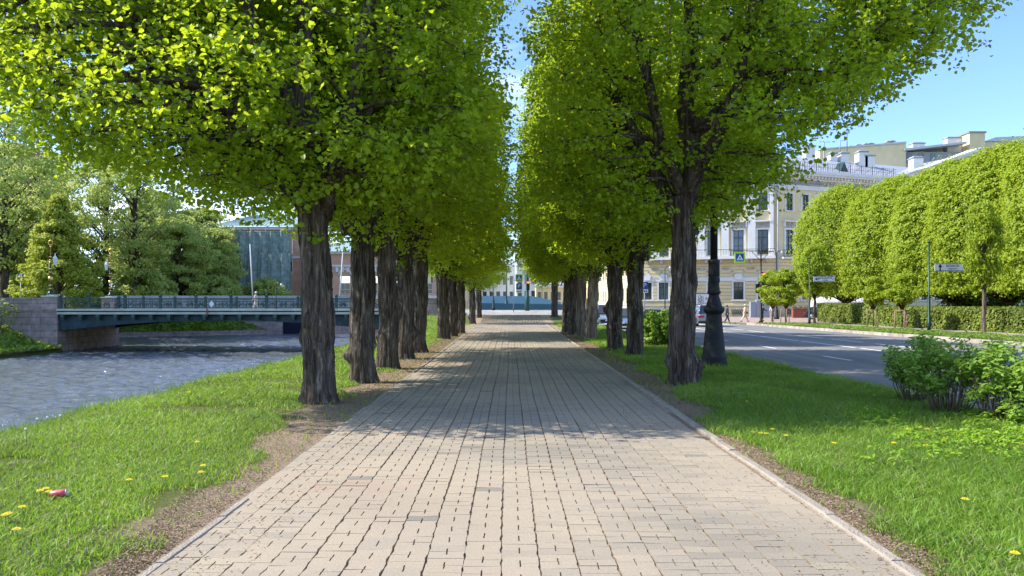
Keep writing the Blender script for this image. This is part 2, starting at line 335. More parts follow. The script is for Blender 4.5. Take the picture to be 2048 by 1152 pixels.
def np_mesh(name, V, faces_n, idx, matname, tint=None, smooth=False):
    """V (n,3); idx flat loop indices; faces_n verts per face"""
    me = bpy.data.meshes.new(name); nf = len(idx)//faces_n
    me.vertices.add(len(V)); me.vertices.foreach_set('co', V.astype(np.float32).ravel())
    me.loops.add(len(idx)); me.loops.foreach_set('vertex_index', idx.astype(np.int32))
    me.polygons.add(nf); me.polygons.foreach_set('loop_start', np.arange(nf, dtype=np.int32)*faces_n)
    me.update(calc_edges=True)
    if tint is not None:
        a = me.attributes.new('tint', 'FLOAT', 'FACE'); a.data.foreach_set('value', tint.astype(np.float32))
    me.materials.append(MATS[matname])
    if smooth: me.polygons.foreach_set('use_smooth', np.ones(nf, dtype=bool))
    return me
def unit(a): return a/np.maximum(np.linalg.norm(a, axis=1, keepdims=True), 1e-6)
def leaf_mesh(name, C, Nn, S, tint, matname, elong=1.0, droop=.5, fold=.19):
    n = len(C); r = rng
    Nn = unit(Nn); t = r.normal(size=(n, 3)); t[:, 2] -= droop; t = unit(t-Nn*np.sum(t*Nn, axis=1, keepdims=True)); b = np.cross(Nn, t)
    sh = np.array([(-.5, 0, 0), (-.30, .42, fold), (.15, .46, fold*1.2), (.55, 0, -.05), (.15, -.46, fold*1.2), (-.30, -.42, fold)])
    V = np.empty((n, 6, 3))
    for k, (a, c, h) in enumerate(sh):
        V[:, k] = C+S[:, None]*(t*a*elong+b*c/elong**.5+Nn*h)
    base = (np.arange(n)*6)[:, None]; idx = (base+np.array([0, 1, 2, 3, 0, 3, 4, 5])[None]).ravel()
    return np_mesh(name, V.reshape(-1, 3), 4, idx, matname, np.repeat(np.clip(tint, 0, 1), 2))

# ---------------------------------------------------------------- ground
def sst(a, b, x): t = np.clip((x-a)/(b-a), 0, 1); return t*t*(3-2*t)
def XL(y): return -(2.02+.0105*np.minimum(y, 80))
def XR(y): return 2.22+.0125*np.minimum(y, 80)
WZ = -2.65
def H(x, y):
    x = np.asarray(x, float); y = np.asarray(y, float)
    h = 1.06*sst(64, 87, y)*(1-sst(6.9, 8.9, x))
    h = np.maximum(h, (.62*sst(42, 67, y))*sst(3.2, 6.5, -x))
    bump = .03*np.sin(x*1.7+y*.6)*np.cos(y*.9-x)*np.clip((np.abs(x)-3)/2, 0, 1)
    h = h+np.where((x > -7) & (x < 6.6) & (y < 60), bump, 0)
    h = np.where((x < -5.4) & (y < 68.3), np.where(x < -9.6, -3.3, h-.15*np.maximum(0, -5.4-x)**1.3*sst(60, 40, y)-.8*np.maximum(0, -6.9-x)), h)
    h = np.where((x < -40) & (y < 68.3), np.where(x > -41.6, -2.2, np.minimum(1.2, -2.2+.42*(-41.6-x))), h)
    yb = np.minimum(112.4, 101.2+(x+52)*.667)
    yb = np.where(x > -33.5, 112.4, yb)
    river2 = (y >= 68.3) & (x < -10.8) & (x > np.where(y < 79.5, -41.8, -.56*y)) & (y < yb)
    h = np.where((y >= 68.3) & (x <= -6.9), np.maximum(h, 1.06*sst(60, 68, y)), h)
    bank = (y >= 79) & (x < -33.5) & (y >= yb) & ((x < -41.3) | (y < 112.4))
    h = np.where(bank, np.minimum(1.2, -2.1+.4*(y-yb)), h)
    h = np.where(river2, -3.3, h)
    rr = np.where(y < 75, 21.0, 19.0)
    h = np.where((x > 7.0) & (x < rr), -.14, h)
    return h
xs = sorted(set([-900, -500, -300, -200, -140, -110, -90, -80, -70]+list(np.arange(-64, -36, 1.0))+list(np.arange(-36, -12, 3.0))+[-10.82, -10.78, -9.65, -9.59]+list(np.arange(-9.2, -6.5, .35))+list(np.arange(-6.5, 6.9, .5))+[6.99, 7.01]+list(np.arange(7.5, 10, .5))+[14, 18.99, 19.01, 20.99, 21.01]+[23, 26, 30, 40, 60, 90, 150, 300, 500, 900]+[-41.82, -41.78, -41.32, -41.28, -33.52, -33.48]))
ys = sorted(set([-40, -20, -8, -2]+list(np.arange(0, 24, .8))+list(np.arange(24, 67, 2.0))+[68.25, 68.35, 69, 71, 73, 74.95, 75.05, 77, 79, 79.55]+list(np.arange(80, 112, 1.5))+[112.35, 112.45, 114, 117]+[120, 140, 170, 220, 300, 500, 900, 2200]))
X, Y = np.meshgrid(np.array(xs), np.array(ys)); Z = H(X, Y)
V = np.stack([X, Y, Z], -1).reshape(-1, 3); nx, ny = len(xs), len(ys)
a = (np.arange(ny-1)[:, None]*nx+np.arange(nx-1)[None]).ravel()
g = link('ground', np_mesh('ground', V, 4, np.stack([a, a+1, a+1+nx, a+nx], 1).ravel(), 'lawn_soil', smooth=False)); tag(g, kind='structure')

def strip(name, x0, x1, y0, y1, z, m, step=3.0, f=None, x0f=None, x1f=None):
    ysl = np.arange(y0, y1+.01, step); vs = []; fs = []
    for i, yy in enumerate(ysl):
        for k in range(7):
            xa = x0 if x0f is None else x0f(yy); xb = x1 if x1f is None else x1f(yy)
            xx = xa+(xb-xa)*k/6; vs.append((xx, yy, (float(H(xx, yy)) if f else 0)+z))
    for i in range(len(ysl)-1):
        for k in range(6): b = i*7+k; fs.append((b, b+1, b+8, b+7))
    mb = MB(); mb.use(m).add(vs, fs); return tag(mb.build(name), kind='structure')
strip('road', 7.03, 20.97, -20, 75, -.12, 'asphalt'); strip('road', 7.03, 18.97, 75.02, 420, -.12, 'asphalt', 15)
strip('path_bed', 0, 0, -6, 77, -.015, 'path_bed', 1.0, True, lambda y: XL(y)-.02, lambda y: XR(y)+.02).location.z = .012
strip('plaza', -9.8, 6.6, 77.05, 90, .012, 'plaza_slabs', 1.0, True)
strip('crossing_road', -9.8, 6.6, 90.05, 130, .012, 'asphalt', 4, True)
strip('sidewalk', 25.2, 28.6, 10, 66, .006, 'sidewalk_slabs', 8); strip('sidewalk', 21.3, 90, 66.05, 107.6, .006, 'sidewalk_slabs', 8)
strip('sidewalk', 19.2, 21.25, 75.1, 300, .006, 'plaza_slabs', 20)
# painted lines on the road
mb = MB(); mb.use('road_paint')
y = 8.0
while y < 64:                                   # dashed lane line
    mb.box(16.1, 16.24, y, y+3.2, -.118, -.1155); y += 4.4
y = 6.0
while y < 66:
    mb.box(13.75, 13.91, y, y+5.6, -.118, -.1155); y += 6.0
y = 10.0
while y < 60:
    mb.box(10.4, 10.52, y, y+2.0, -.118, -.1155); y += 6.5
for k in range(11): mb.box(7.7+k*1.2, 8.3+k*1.2, 68.5, 72.5, -.118, -.1155)
mb.box(7.5, 20.5, 66.6, 66.95, -.118, -.1155)
tag(mb.build('road_markings'), kind='structure')
# kerbs
mb = MB(); mb.use('kerb_stone'); y = -5.0
while y < 75:
    j = rnd.uniform(-.008, .008); mb.box(6.86+j, 7.02+j, y, y+1.08, -.2, .03+j); mb.box(20.98+j, 21.24+j, y, y+1.08, -.2, .05+j) if y < 66 else None; y += 1.1
for k in range(20): mb.box(21.24+k*1.1, 22.32+k*1.1, 65.86, 66.04, -.2, .04) if False else None
tag(mb.build('kerb'), kind='structure')
# water
def water(x0, x1, y0, y1, st, cut=None):
    xs_ = np.arange(x0, x1+st*.5, st); ys_ = np.arange(y0, y1+st*.5, st); X, Y = np.meshgrid(xs_, ys_); r = np.random.default_rng(77); Z = np.zeros_like(X)
    for k in range(34):
        lam = .30*1.06**k; th = r.normal(1.45, .6); kx, ky = math.cos(th)*2*math.pi/lam, math.sin(th)*2*math.pi/lam
        Z += lam*.0105*np.sin(kx*X+ky*Y+r.uniform(0, 6.28)+.6*np.sin(X*.7*r.uniform(.5, 1.5)+Y*.5))
    nx_, ny_ = len(xs_), len(ys_); a = (np.arange(ny_-1)[:, None]*nx_+np.arange(nx_-1)[None]).ravel(); q = np.stack([a, a+1, a+1+nx_, a+nx_], 1)
    return tag(link('river', np_mesh('river', np.stack([X, Y, Z+WZ], -1).reshape(-1, 3), 4, q.ravel(), 'river_water', smooth=True)), kind='structure')
water(-41.2, -9.4, 9, 67, .13); water(-72, -9.4, 67, 113, .26)

# ---------------------------------------------------------------- paving of the footpath
def pavers():
    W, LN = .2285, .1215; V = []; I = []; T = []; nv = 0
    per = [(-1,-1),(-.09,-1),(-.09,-.16),(.09,-.16),(.09,-1),(1,-1),(1,1),(-1,1)]
    shapes = {}
    def shape(up):
        P = []
        h, g, ins = W/2, .0028, .008
        # outline counter-clockwise, slot notch on the bottom (up False) or the top edge
        s = .0048; d = .057
        top = [(h-g, LN/2-.0006), (s, LN/2-.0006), (s, LN/2-d), (-s, LN/2-d), (-s, LN/2-.0006), (-h+g, LN/2-.0006)]
        bot = [(-h+g, -LN/2+.0006), (h-g, -LN/2+.0006)]
        P = bot[:1]+bot[1:]+[(h-g-ins, 0)]+top+[(-h+g+ins*0, 0)]
        if not up: P = [(-x, -y) for x, y in P]
        return P
    SH = {True: shape(True), False: shape(False)}
    ncol = 26
    for c in range(-ncol//2, ncol//2+1):
        ph = rnd.uniform(0, .24); x0 = .06+c*W
        r = 0; y = 1.0+ph-.24; wob = .3*c
        while y < 77:
            y += LN; r += 1
            xx = x0*(1+.0022*y)+.005*math.sin(y*.8+wob)+.003*math.sin(y*2.3+c)+.010*math.sin(y*.35+1)+rnd.gauss(0, .0012)
            yy = y+.004*math.sin(y*5+c*2)
            if xx < float(XL(y))-.04 or xx > float(XR(y))+.03: continue
            up = (r % 2 == 0); z = rnd.gauss(0, .0008)+.004*math.sin(xx*2.1+y*.7)+.012
            tx, ty = rnd.gauss(0, .007), rnd.gauss(0, .007); an = rnd.gauss(0, .006)
            if rnd.random() < .02: ty += rnd.choice((-1, 1))*.05
            hz = float(H(xx, yy)) if y > 60 else 0
            P = SH[up]; n = len(P); ca, sa = math.cos(an), math.sin(an)
            for (px, py) in P: V.append((xx+px*ca-py*sa, yy+px*sa+py*ca, hz+z+tx*px+ty*py))
            for (px, py) in P: V.append((xx+px*ca-py*sa, yy+px*sa+py*ca, hz-.03))
            I.append(list(range(nv, nv+n)))
            for k in range(n): I.append([nv+k, nv+n+k, nv+n+(k+1) % n, nv+(k+1) % n])
            q = rnd.random(); zone = .5+.22*math.sin(xx*1.3+y*.5)+.15*math.sin(y*1.9+2)
            t = min(1, max(.08, zone+rnd.gauss(0, .08)))
            if q < .004: t = 0.03
            T += [t]*(n+1); nv += 2*n
    me = bpy.data.meshes.new('footpath'); me.from_pydata(V, [], I); a = me.attributes.new('tint', 'FLOAT', 'FACE'); a.data.foreach_set('value', T); me.materials.append(MATS['paver'])
    me.update(); return me
tag(link('footpath', pavers()), kind='structure')
mb = MB(); mb.use('edging')
for side in (-1, 1):
    y = .5
    while y < 76:
        ln = rnd.choice((.5, .98, .98)); xe = float(XL(y+ln/2)) if side < 0 else float(XR(y+ln/2)); wd = .07 if side < 0 else .085
        a = rnd.gauss(0, .012); j = rnd.gauss(0, .008); hz = float(H(xe, y))
        tp = hz+(.018 if side < 0 else .036)+rnd.gauss(0, .005)
        mb.xf((xe+side*(wd/2-.01)+j, y+ln/2, 0), a); b = .012; hw = wd/2; hl = ln/2-.006
        mb.prism([(-hw, -.15), (hw, -.15), (hw, tp-b), (hw-b, tp), (-hw+b, tp), (-hw, tp-b)], -hl, hl); y += ln+.004
mb.xf((0, 0, 0)); tag(mb.build('path_edging'), kind='structure')

# ---------------------------------------------------------------- grass, litter
BARE = [(-4.35, 11.2, 1.1, .45), (-4.7, 15.3, 1.0, .5), (-5.9, 9.2, .7, .35), (-3.9, 13.9, .8, .4), (-4.9, 7.4, .4, .2)]
def nz(x, y): return np.sin(x*3.1+y*1.3)+np.sin(x*1.1-y*2.3+2)+np.sin(x*7.3+y*5.1)*.6+np.sin(y*6.1-x*4.2)*.5
def lawn(name, xa, xb, y0, y1, rho, yref, h0, hv, label=None, edge=None, dirt=None, seed=1, wide=.0042, dry=.1, hboost=None, tb=.45):
    r = np.random.default_rng(seed); out = []
    y = y0
    while y < y1:
        dy = max(.5, y*.08); ye = min(y+dy, y1); d = rho*min(1, (yref/y)**2)
        x0, x1 = max(xa, -.70*ye-.3), min(xb, .70*ye+.3)
        if x1 > x0:
            n = int((x1-x0)*(ye-y)*d); out.append(np.stack([r.uniform(x0, x1, n), r.uniform(y, ye, n)], 1))
        y = ye
    P = np.concatenate(out); x, yy = P[:, 0], P[:, 1]; keep = np.ones(len(P), bool); q = nz(x, yy)
    if dirt == 'L':
        wdt = .18+(.85-.18)*np.clip((yy-4)/5, 0, 1); dd = -x-(2.02+.0105*yy); k = (dd-wdt+.16*q)/.3; keep &= r.random(len(P)) < np.clip(k+.1, .02*(dd > .05), 1)
    if dirt == 'R':
        wdt = .28+(.75-.28)*np.clip((yy-9)/6, 0, 1); dd = x-(2.22+.0125*yy); k = (dd-wdt+.11*q)/.3; keep &= r.random(len(P)) < np.clip(k+.1, .02*(dd > .05), 1)
    for bx, by, rx, ry in BARE:
        dd = ((x-bx)/rx)**2+((yy-by)/ry)**2; keep &= r.random(len(P)) < np.clip(dd-.35+.2*q, .04, 1)
    keep &= r.random(len(P)) < np.clip(.86+.1*q, .55, 1)
    P = P[keep]; x, yy = P[:, 0], P[:, 1]; n = len(P); z = H(x, yy); q = nz(x, yy)
    lod = np.maximum(1, yy/7.5)
    hh = (h0+hv*r.random(n)**2)*(1+.22*nz(x*.7, yy*.7)*.5)*np.minimum(lod**.35, 1.6)
    if hboost is not None: hh = hh*hboost(x, yy)
    wd = wide*lod**.9*r.uniform(.7, 1.4, n); th = r.uniform(0, 2*math.pi, n); ln = hh*r.uniform(.2, 1.6, n); la = r.uniform(0, 2*math.pi, n)
    cx, cy = np.cos(th)*wd, np.sin(th)*wd; lx, ly = np.cos(la)*ln, np.sin(la)*ln
    V = np.empty((n, 6, 3)); B = np.stack([x, yy, z], 1)
    V[:, 0] = B+np.stack([-cx, -cy, 0*x-.005], 1); V[:, 1] = B+np.stack([cx, cy, 0*x-.005], 1)
    M_ = B+np.stack([lx*.3, ly*.3, hh*.6], 1); V[:, 2] = M_+np.stack([cx*.8, cy*.8, 0*x], 1); V[:, 3] = M_-np.stack([cx*.8, cy*.8, 0*x], 1)
    V[:, 4] = B+np.stack([lx, ly, hh], 1)+np.stack([cx*.12, cy*.12, 0*x], 1); V[:, 5] = B+np.stack([lx, ly, hh], 1)-np.stack([cx*.12, cy*.12, 0*x], 1)
    b = (np.arange(n)*6)[:, None]; idx = (b+np.array([0, 1, 2, 3, 3, 2, 4, 5])[None]).ravel()
    t = np.clip(tb+.14*nz(x*.6+3, yy*.6)+r.normal(0, .2, n), 0, 1)
    me = np_mesh(name, V.reshape(-1, 3), 4, idx, 'grass_blade', np.repeat(t, 2))
    me.materials.append(MATS['grass_dry']); mi = np.repeat((r.random(n) < dry+.05*np.clip(q, 0, 2)).astype(np.int32), 2); me.polygons.foreach_set('material_index', mi)
    return tag(link(name, me), label, 'grass', kind='stuff')
lawn('grass', -9.2, -2.2, 3.3, 66, 5600, 7.5, .026, .045, 'short mown green grass on the river bank side of the path', dirt='L', seed=1, tb=.6, dry=.14, hboost=lambda x, y: 1+1.6*np.clip((-6.2-x)/.9, 0, 1))
lawn('grass', 2.3, 6.85, 3.3, 66, 5600, 7.5, .038, .055, 'longer fresh green grass between the path and the road kerb', dirt='R', seed=2, tb=.42, dry=.05, hboost=lambda x, y: 1+.25*np.clip(x-3.6, 0, 1))
lawn('grass', 21.3, 25.1, 24, 65, 900, 30, .05, .05, 'thin green grass strip beyond the far road kerb', seed=3, wide=.012, dry=.2)
lawn('grass', 28.6, 30, 30, 65, 500, 30, .05, .05, 'narrow grass verge at the foot of the clipped hedge', seed=4, wide=.012)
lawn('grass', -62, -40.2, 48, 67.8, 40, 60, .12, .15, 'grass slope by the granite bridge abutment over the river', seed=5, wide=.02)
lawn('grass', -60, -38, 100, 121, 30, 100, .12, .15, 'grass slope of the far bank seen under the bridge', seed=6, wide=.02)
# leaf litter along the path edges and in the joints
def litter():
    n = 42000; r = np.random.default_rng(9); side = r.random(n) < .55; y = 4+ (r.random(n)**1.7)*40
    wl = .18+(.95-.18)*np.clip((y-4)/5, 0, 1); wr = .25+(.9-.25)*np.clip((y-9)/6, 0, 1)
    u = r.random(n)
    x = np.where(side, -(2.12+.0105*y)-u*wl, 2.34+.0125*y+u*wr)
    k = r.random(n) < .06; x = np.where(k & side, -(1.98+.0105*y)+r.random(n)*.5, x); x = np.where(k & ~side, (2.18+.0125*y)-r.random(n)**2*1.0, x)
    z = H(x, y)+.008+r.random(n)*.01+np.where((x > XL(y)) & (x < XR(y)), .014, 0)
    N = r.normal(0, .35, (n, 3)); N[:, 2] = 1
    s = (.006+.009*r.random(n))*np.maximum(1, y/9)**.6
    return leaf_mesh('leaf_litter', np.stack([x, y, z], 1), N, s, r.random(n), 'litter_leaf', elong=1.7, droop=0)
tag(link('leaf_litter', litter()), 'dry brown bud scales and bits of leaf strewn along both path edges', 'leaf litter', kind='stuff')
# lush low weeds by the shrubs
def weeds():
    r = np.random.default_rng(12); C = []; N = []
    for k in range(620):
        a = r.random()
        y = r.uniform(6.8, 10.3); x = r.uniform(.46*y+.05, .46*y+3.0) if r.random() < .8 else r.uniform(4.4, 6.4)
        if x > 6.8 or nz(x, y) < -.5 or (x < 5.2 and y < 9.4 and r.random() < .7): continue
        h = r.uniform(.06, .19)
        for j in range(22):
            th = r.uniform(0, 6.28); rr = r.uniform(.01, .11); C.append((x+rr*math.cos(th), y+rr*math.sin(th), h*(1-.4*rr/.11)*r.uniform(.6, 1.1))); N.append((math.cos(th)*.5, math.sin(th)*.5, 1))
    C = np.array(C); N = np.array(N)+r.normal(0, .25, (len(C), 3)); return leaf_mesh('weeds', C, N, r.uniform(.022, .038, len(C)), r.normal(.5, .22, len(C)), 'weed_leaf', 1.5, .3)
tag(link('weeds', weeds()), 'lush leafy ground cover growing at the foot of the shrubs', 'weeds', kind='stuff')
def tallgrass():
    r = np.random.default_rng(14); n = 2600; x = r.uniform(-7.6, -6.6, n); y = 8+r.random(n)**1.5*32; z = H(x, y); h = r.uniform(.12, .3, n)
    V = np.empty((n, 4, 3)); la = r.uniform(0, 6.28, n); w_ = .003*np.maximum(1, y/8)
    V[:, 0] = np.stack([x-w_, y, z], 1); V[:, 1] = np.stack([x+w_, y, z], 1); V[:, 2] = np.stack([x+w_*.3+np.cos(la)*h*.3, y+np.sin(la)*h*.3, z+h], 1); V[:, 3] = np.stack([x-w_*.3+np.cos(la)*h*.3, y+np.sin(la)*h*.3, z+h], 1)
    me = np_mesh('tall_grass', V.reshape(-1, 3), 4, np.arange(n*4), 'grass_blade', r.random(n)); return me
tag(link('tall_grass', tallgrass()), 'taller wispy grass stalks on the brow of the river bank', 'grass', kind='stuff')

# ---------------------------------------------------------------- trees
def trunk_mesh(name, h, rb, rt, seed, burls=(), matn='bark', lean=(0, 0), segs=72, flare=.17, fork=None):
    r = random.Random(seed); rings = int(h*(22 if segs > 20 else 6))+8; V = []; NA = 34; nt1 = [[r.gauss(0, 1) for _ in range(NA)] for _ in range(int(h*4)+4)]; nt2 = [[r.gauss(0, 1) for _ in range(17)] for _ in range(int(h*1.5)+4)]; ph = [r.uniform(0, 6.28) for _ in range(8)]
    for j in range(rings+1):
        t = j/rings; z = -.12+t*(h+.12); rad = rb+(rt-rb)*t+flare*rb*math.exp(-max(0, z)/.16)
        cx = lean[0]*t+.03*math.sin(z*1.7+ph[0])*min(1, z); cy = lean[1]*t+.03*math.sin(z*1.3+ph[1])*min(1, max(0, z))
        for k in range(segs):
            a = 2*math.pi*k/segs; q = rad
            q *= 1+.07*math.sin(2*a+ph[2]+z*.5)+.05*math.sin(3*a+ph[3]-z*.7)
            fl = .035*math.sin(9*a+ph[4]+.8*math.sin(z*1.5+ph[5]))+.028*math.sin(17*a+ph[6]+1.3*math.sin(z*2.1))
            
            def tb(T, n, zz):
                u = (a/6.2832*n+.5*math.sin(z*1.1+ph[7])) % n; i0 = int(u) % n; f = u-int(u); f = f*f*(3-2*f); j0 = int(zz); g_ = zz-j0
                return (T[j0][i0]*(1-f)+T[j0][(i0+1) % n]*f)*(1-g_)+(T[j0+1][i0]*(1-f)+T[j0+1][(i0+1) % n]*f)*g_
            if segs > 20: fl = fl*.45; q += .0085*tb(nt1, NA, (z+.2)*4)+.012*tb(nt2, 17, (z+.2)*1.5)
            q += rad*fl+r.gauss(0, .004)+.012*math.sin(z*7+a*3+ph[7])
            root = math.exp(-max(0, z)/.12)*.2*rb*max(0, math.sin(5*a+ph[1])); q += root
            for (ba, bz, br, bs) in burls:
                da = (a-ba+math.pi) % (2*math.pi)-math.pi; dd = ((da*rad)/br)**2+((z-bz)/(br*1.1))**2
                if dd < 4: q += bs*math.exp(-dd*1.3)*(1+.25*math.sin(a*23)*math.sin(z*31))
            V.append((cx+q*math.cos(a), cy+q*math.sin(a), z))
    V = np.array(V); n = segs; I = []
    for j in range(rings):
        for k in range(n): I += [j*n+k, j*n+(k+1) % n, (j+1)*n+(k+1) % n, (j+1)*n+k]
    return np_mesh(name, V, 4, np.array(I), matn, smooth=True)

def crown_linden(name, seed, npads, lpp, lsize, slope_out, uin, uout, vext, zlo=2.9, zhi=13.2, limbs=None, outz=6.5, matn='linden_leaf', twigs=False, padr=.78, sx=1, kink=.45, vt=(.75, 6.3, 1.3)):
    """local x>0 points away from the path. returns (leaves mesh, branches mesh)"""
    r = random.Random(seed); nr = np.random.default_rng(seed)
    def ext(z):
        o = uout*min(1, .34+.66*max(0, (z-zlo))/(outz-zlo)); o *= 1-.72*max(0, (z-9.5)/(zhi-9.5))**1.7
        i = uin*min(1, .45+.55*max(0, z-zlo)/1.0); i *= 1-.45*max(0, (z-11)/(zhi-11))**2
        v = vext*min(1, .5+.5*max(0, z-zlo)/1.3)*(1-vt[0]*(max(0, z-vt[1])/(zhi-vt[1]))**vt[2]); return o, i, v
    pads = []
    tries = 0
    while len(pads) < npads and tries < 200000:
        tries += 1
        u, v, z = r.uniform(-uin, uout), r.uniform(-vext, vext), zlo+(zhi-zlo)*r.random()
        o, i, ve = ext(z); e = (u/o if u > 0 else -u/i); d = (e**2.6+(abs(v)/ve)**2.6)**(1/2.6)
        if d > 1: continue
        zm = zlo+slope_out*max(0, u-.4)+kink*max(0, u-3.3)+.12*max(0, -u-.4)+.10*abs(v)
        if z < zm: continue
        shell = max(d, 1-(z-zm)/1.4, 1-(zhi-z)/1.5)
        if r.random() > (.22+.9*shell**3): continue
        if abs(u) < 1.0 and v < .3 and z < 8 and r.random() < .45: continue
        if any((u-p[0])**2+(v-p[1])**2+((z-p[2])*1.5)**2 < .24 for p in pads): continue
        pads.append((u, v, z, shell))
    # limbs
    nodes = []; br = MB(); br.use('bark')
    lim = limbs or [((.15, .1, 2.9), (.3, .2, 5.5), (.2, -.2, 8.5), (.4, 0, 12)), ((.1, 0, 3.0), (1.3, .5, 4.6), (2.6, 1.2, 6.6), (3.8, 1.8, 9)),
                    ((.1, 0, 3.2), (1.4, -.8, 4.8), (3.0, -1.4, 6.2), (4.8, -1.8, 7.4)), ((0, 0, 3.1), (-.9, .5, 5.2), (-1.6, 1, 7.5), (-1.8, 1.4, 10.5)),
                    ((0, 0, 3.0), (-.8, -.9, 5.0), (-1.4, -1.5, 7.4), (-1.5, -1.8, 10)), ((.2, 0, 4.5), (1.6, .2, 6.4), (3.2, 0, 8.2), (4.4, .3, 10.2)),
                    ((0, 0, 3.4), (.3, 1.2, 5.2), (.6, 2.1, 7.6), (.8, 2.4, 10.4)), ((0, 0, 3.5), (.6, -1.3, 5.4), (1.0, -2.2, 7.6), (1.6, -2.4, 10.6))]
    for li, pts in enumerate(lim):
        P = [Vector(p) for p in pts]; Q = []
        for s in range(len(P)-1):
            for k in range(4): Q.append(P[s].lerp(P[s+1], k/4)+Vector((r.gauss(0, .06), r.gauss(0, .06), r.gauss(0, .05))))
        Q.append(P[-1]); R0 = .25 if li == 0 else .145
        rad = [R0*(1-.82*i/(len(Q)-1)) for i in range(len(Q))]; br.tube(Q, rad, 8)
        nodes += [(q, rad[i]) for i, q in enumerate(Q)]
    C = []; N = []; S = []; T = []
    for (u, v, z, sh) in pads:
        p = Vector((u, v, z)); best = min(nodes, key=lambda n: (n[0]-p).length+(2.0 if n[0].z > z+.3 else 0)+(.3 if n[1] > .15 else 0))[0]
        mid = best.lerp(p, .5)+Vector((r.gauss(0, .12), r.gauss(0, .12), .12)); rr = .012+.010*(best-p).length
        br.tube([best, best.lerp(mid, .5)+Vector((0, 0, .05)), mid, mid.lerp(p, .6)+Vector((r.gauss(0, .06), r.gauss(0, .06), 0)), p], [rr*1.2, rr, rr*.8, rr*.55, .006], 5)
        pr = padr*r.uniform(.75, 1.25); n = int(lpp*(pr/padr)**2*r.uniform(.8, 1.2))
        nt_ = max(5, n//9); tw = nr.normal(size=(nt_, 3)); tw = unit(tw)*(nr.random(nt_)**.45)[:, None]*np.array([pr, pr, pr*.62])
        droop = -.18*np.sum(tw[:, :2]**2, 1)/pr; tw[:, 2] += droop
        if twigs:
            for q in tw[:9]: br.tube([p, p+Vector(q)*.5+Vector((0, 0, .04)), p+Vector(q)], [.007, .005, .003], 4)
        which = nr.integers(0, nt_, n); off = nr.normal(0, .10*(lsize/.09)**.5, (n, 3)); off[:, 2] *= .8
        C.append(np.array(p)+tw[which]+off); nn = nr.normal(0, .52, (n, 3)); nn[:, 2] += .75; nn += .35*unit(tw[which]+1e-3); N.append(nn)
        S.append(lsize*nr.uniform(.6, 1.25, n)); T.append(np.clip(r.uniform(.3, .7)+nr.normal(0, .17, n), 0, 1))
    C = np.concatenate(C); N = np.concatenate(N); S = np.concatenate(S); T = np.concatenate(T)
    if sx < 0:
        C[:, 0] *= -1; N[:, 0] *= -1; br.v = [(-x, y, z) for x, y, z in br.v]
    return leaf_mesh(name, C, N, S, T, matn, droop=.9), br.mesh('branches')

limR = [((.1, .1, 2.9), (.15, .1, 5.5), (.1, -.2, 8.5), (.3, 0, 12)), ((.1, -.1, 5.0), (1.9, -.3, 5.75), (3.6, -.5, 6.4), (5.6, -.6, 8.0)), ((.1, .1, 4.9), (1.6, .6, 5.9), (3.4, 1.2, 7.4), (5.0, 1.6, 9.4)),
        ((0, 0, 3.1), (-.9, .5, 5.2), (-1.6, 1, 7.5), (-1.8, 1.4, 10.5)), ((0, 0, 3.6), (-.8, -.9, 5.0), (-1.4, -1.5, 7.4), (-1.5, -1.8, 10)), ((.1, 0, 6), (1.6, -.6, 7.4), (3.2, -.8, 9), (4.2, -.6, 11)), ((0, 0, 3.6), (.5, -1.2, 5.0), (.8, -2.1, 7.0), (1.4, -2.4, 9.6))]
A1 = crown_linden('leaves', 11, 410, 225, .078, .27, 2.4, 6.6, 2.7, zlo=3.02, zhi=12.8, outz=4.2, vt=(.85, 4.8, .75), twigs=True, sx=-1)
A2 = crown_linden('leaves', 12, 275, 165, .086, .4, 2.4, 5.2, 2.9, zlo=3.1, outz=6.0, sx=-1)
A3 = crown_linden('leaves', 13, 240, 140, .102, .4, 2.62, 5.2, 2.9, zlo=3.1, outz=6.0, sx=-1)
B1 = crown_linden('leaves', 21, 390, 235, .078, .80, 2.6, 5.9, 2.9, kink=0, zlo=3.12, outz=7.6, limbs=limR, twigs=True)
B2 = crown_linden('leaves', 22, 320, 190, .086, .5, 2.8, 4.9, 2.9, zlo=3.1, outz=7.0)
B3 = crown_linden('leaves', 23, 270, 160, .102, .5, 3.02, 4.8, 2.9, zlo=3.1, outz=7.0)

def sprouts(parent, h, seed, r0=.3):
    """a few leafy shoots on the trunk below the crown"""
    r = np.random.default_rng(seed); C = []; N = []
    for k in range(9):
        a = r.uniform(0, 6.28); z = h-r.random()**1.5*.7; q = np.array([r0*math.cos(a), r0*math.sin(a), z])
        for j in range(14): C.append(q+r.normal(0, .07, 3)); N.append((math.cos(a), math.sin(a), .6)+r.normal(0, .3, 3))
    link('foliage', leaf_mesh('foliage', np.array(C), np.array(N), r.uniform(.05, .09, len(C)), r.normal(.5, .2, len(C)), 'linden_leaf'), parent)

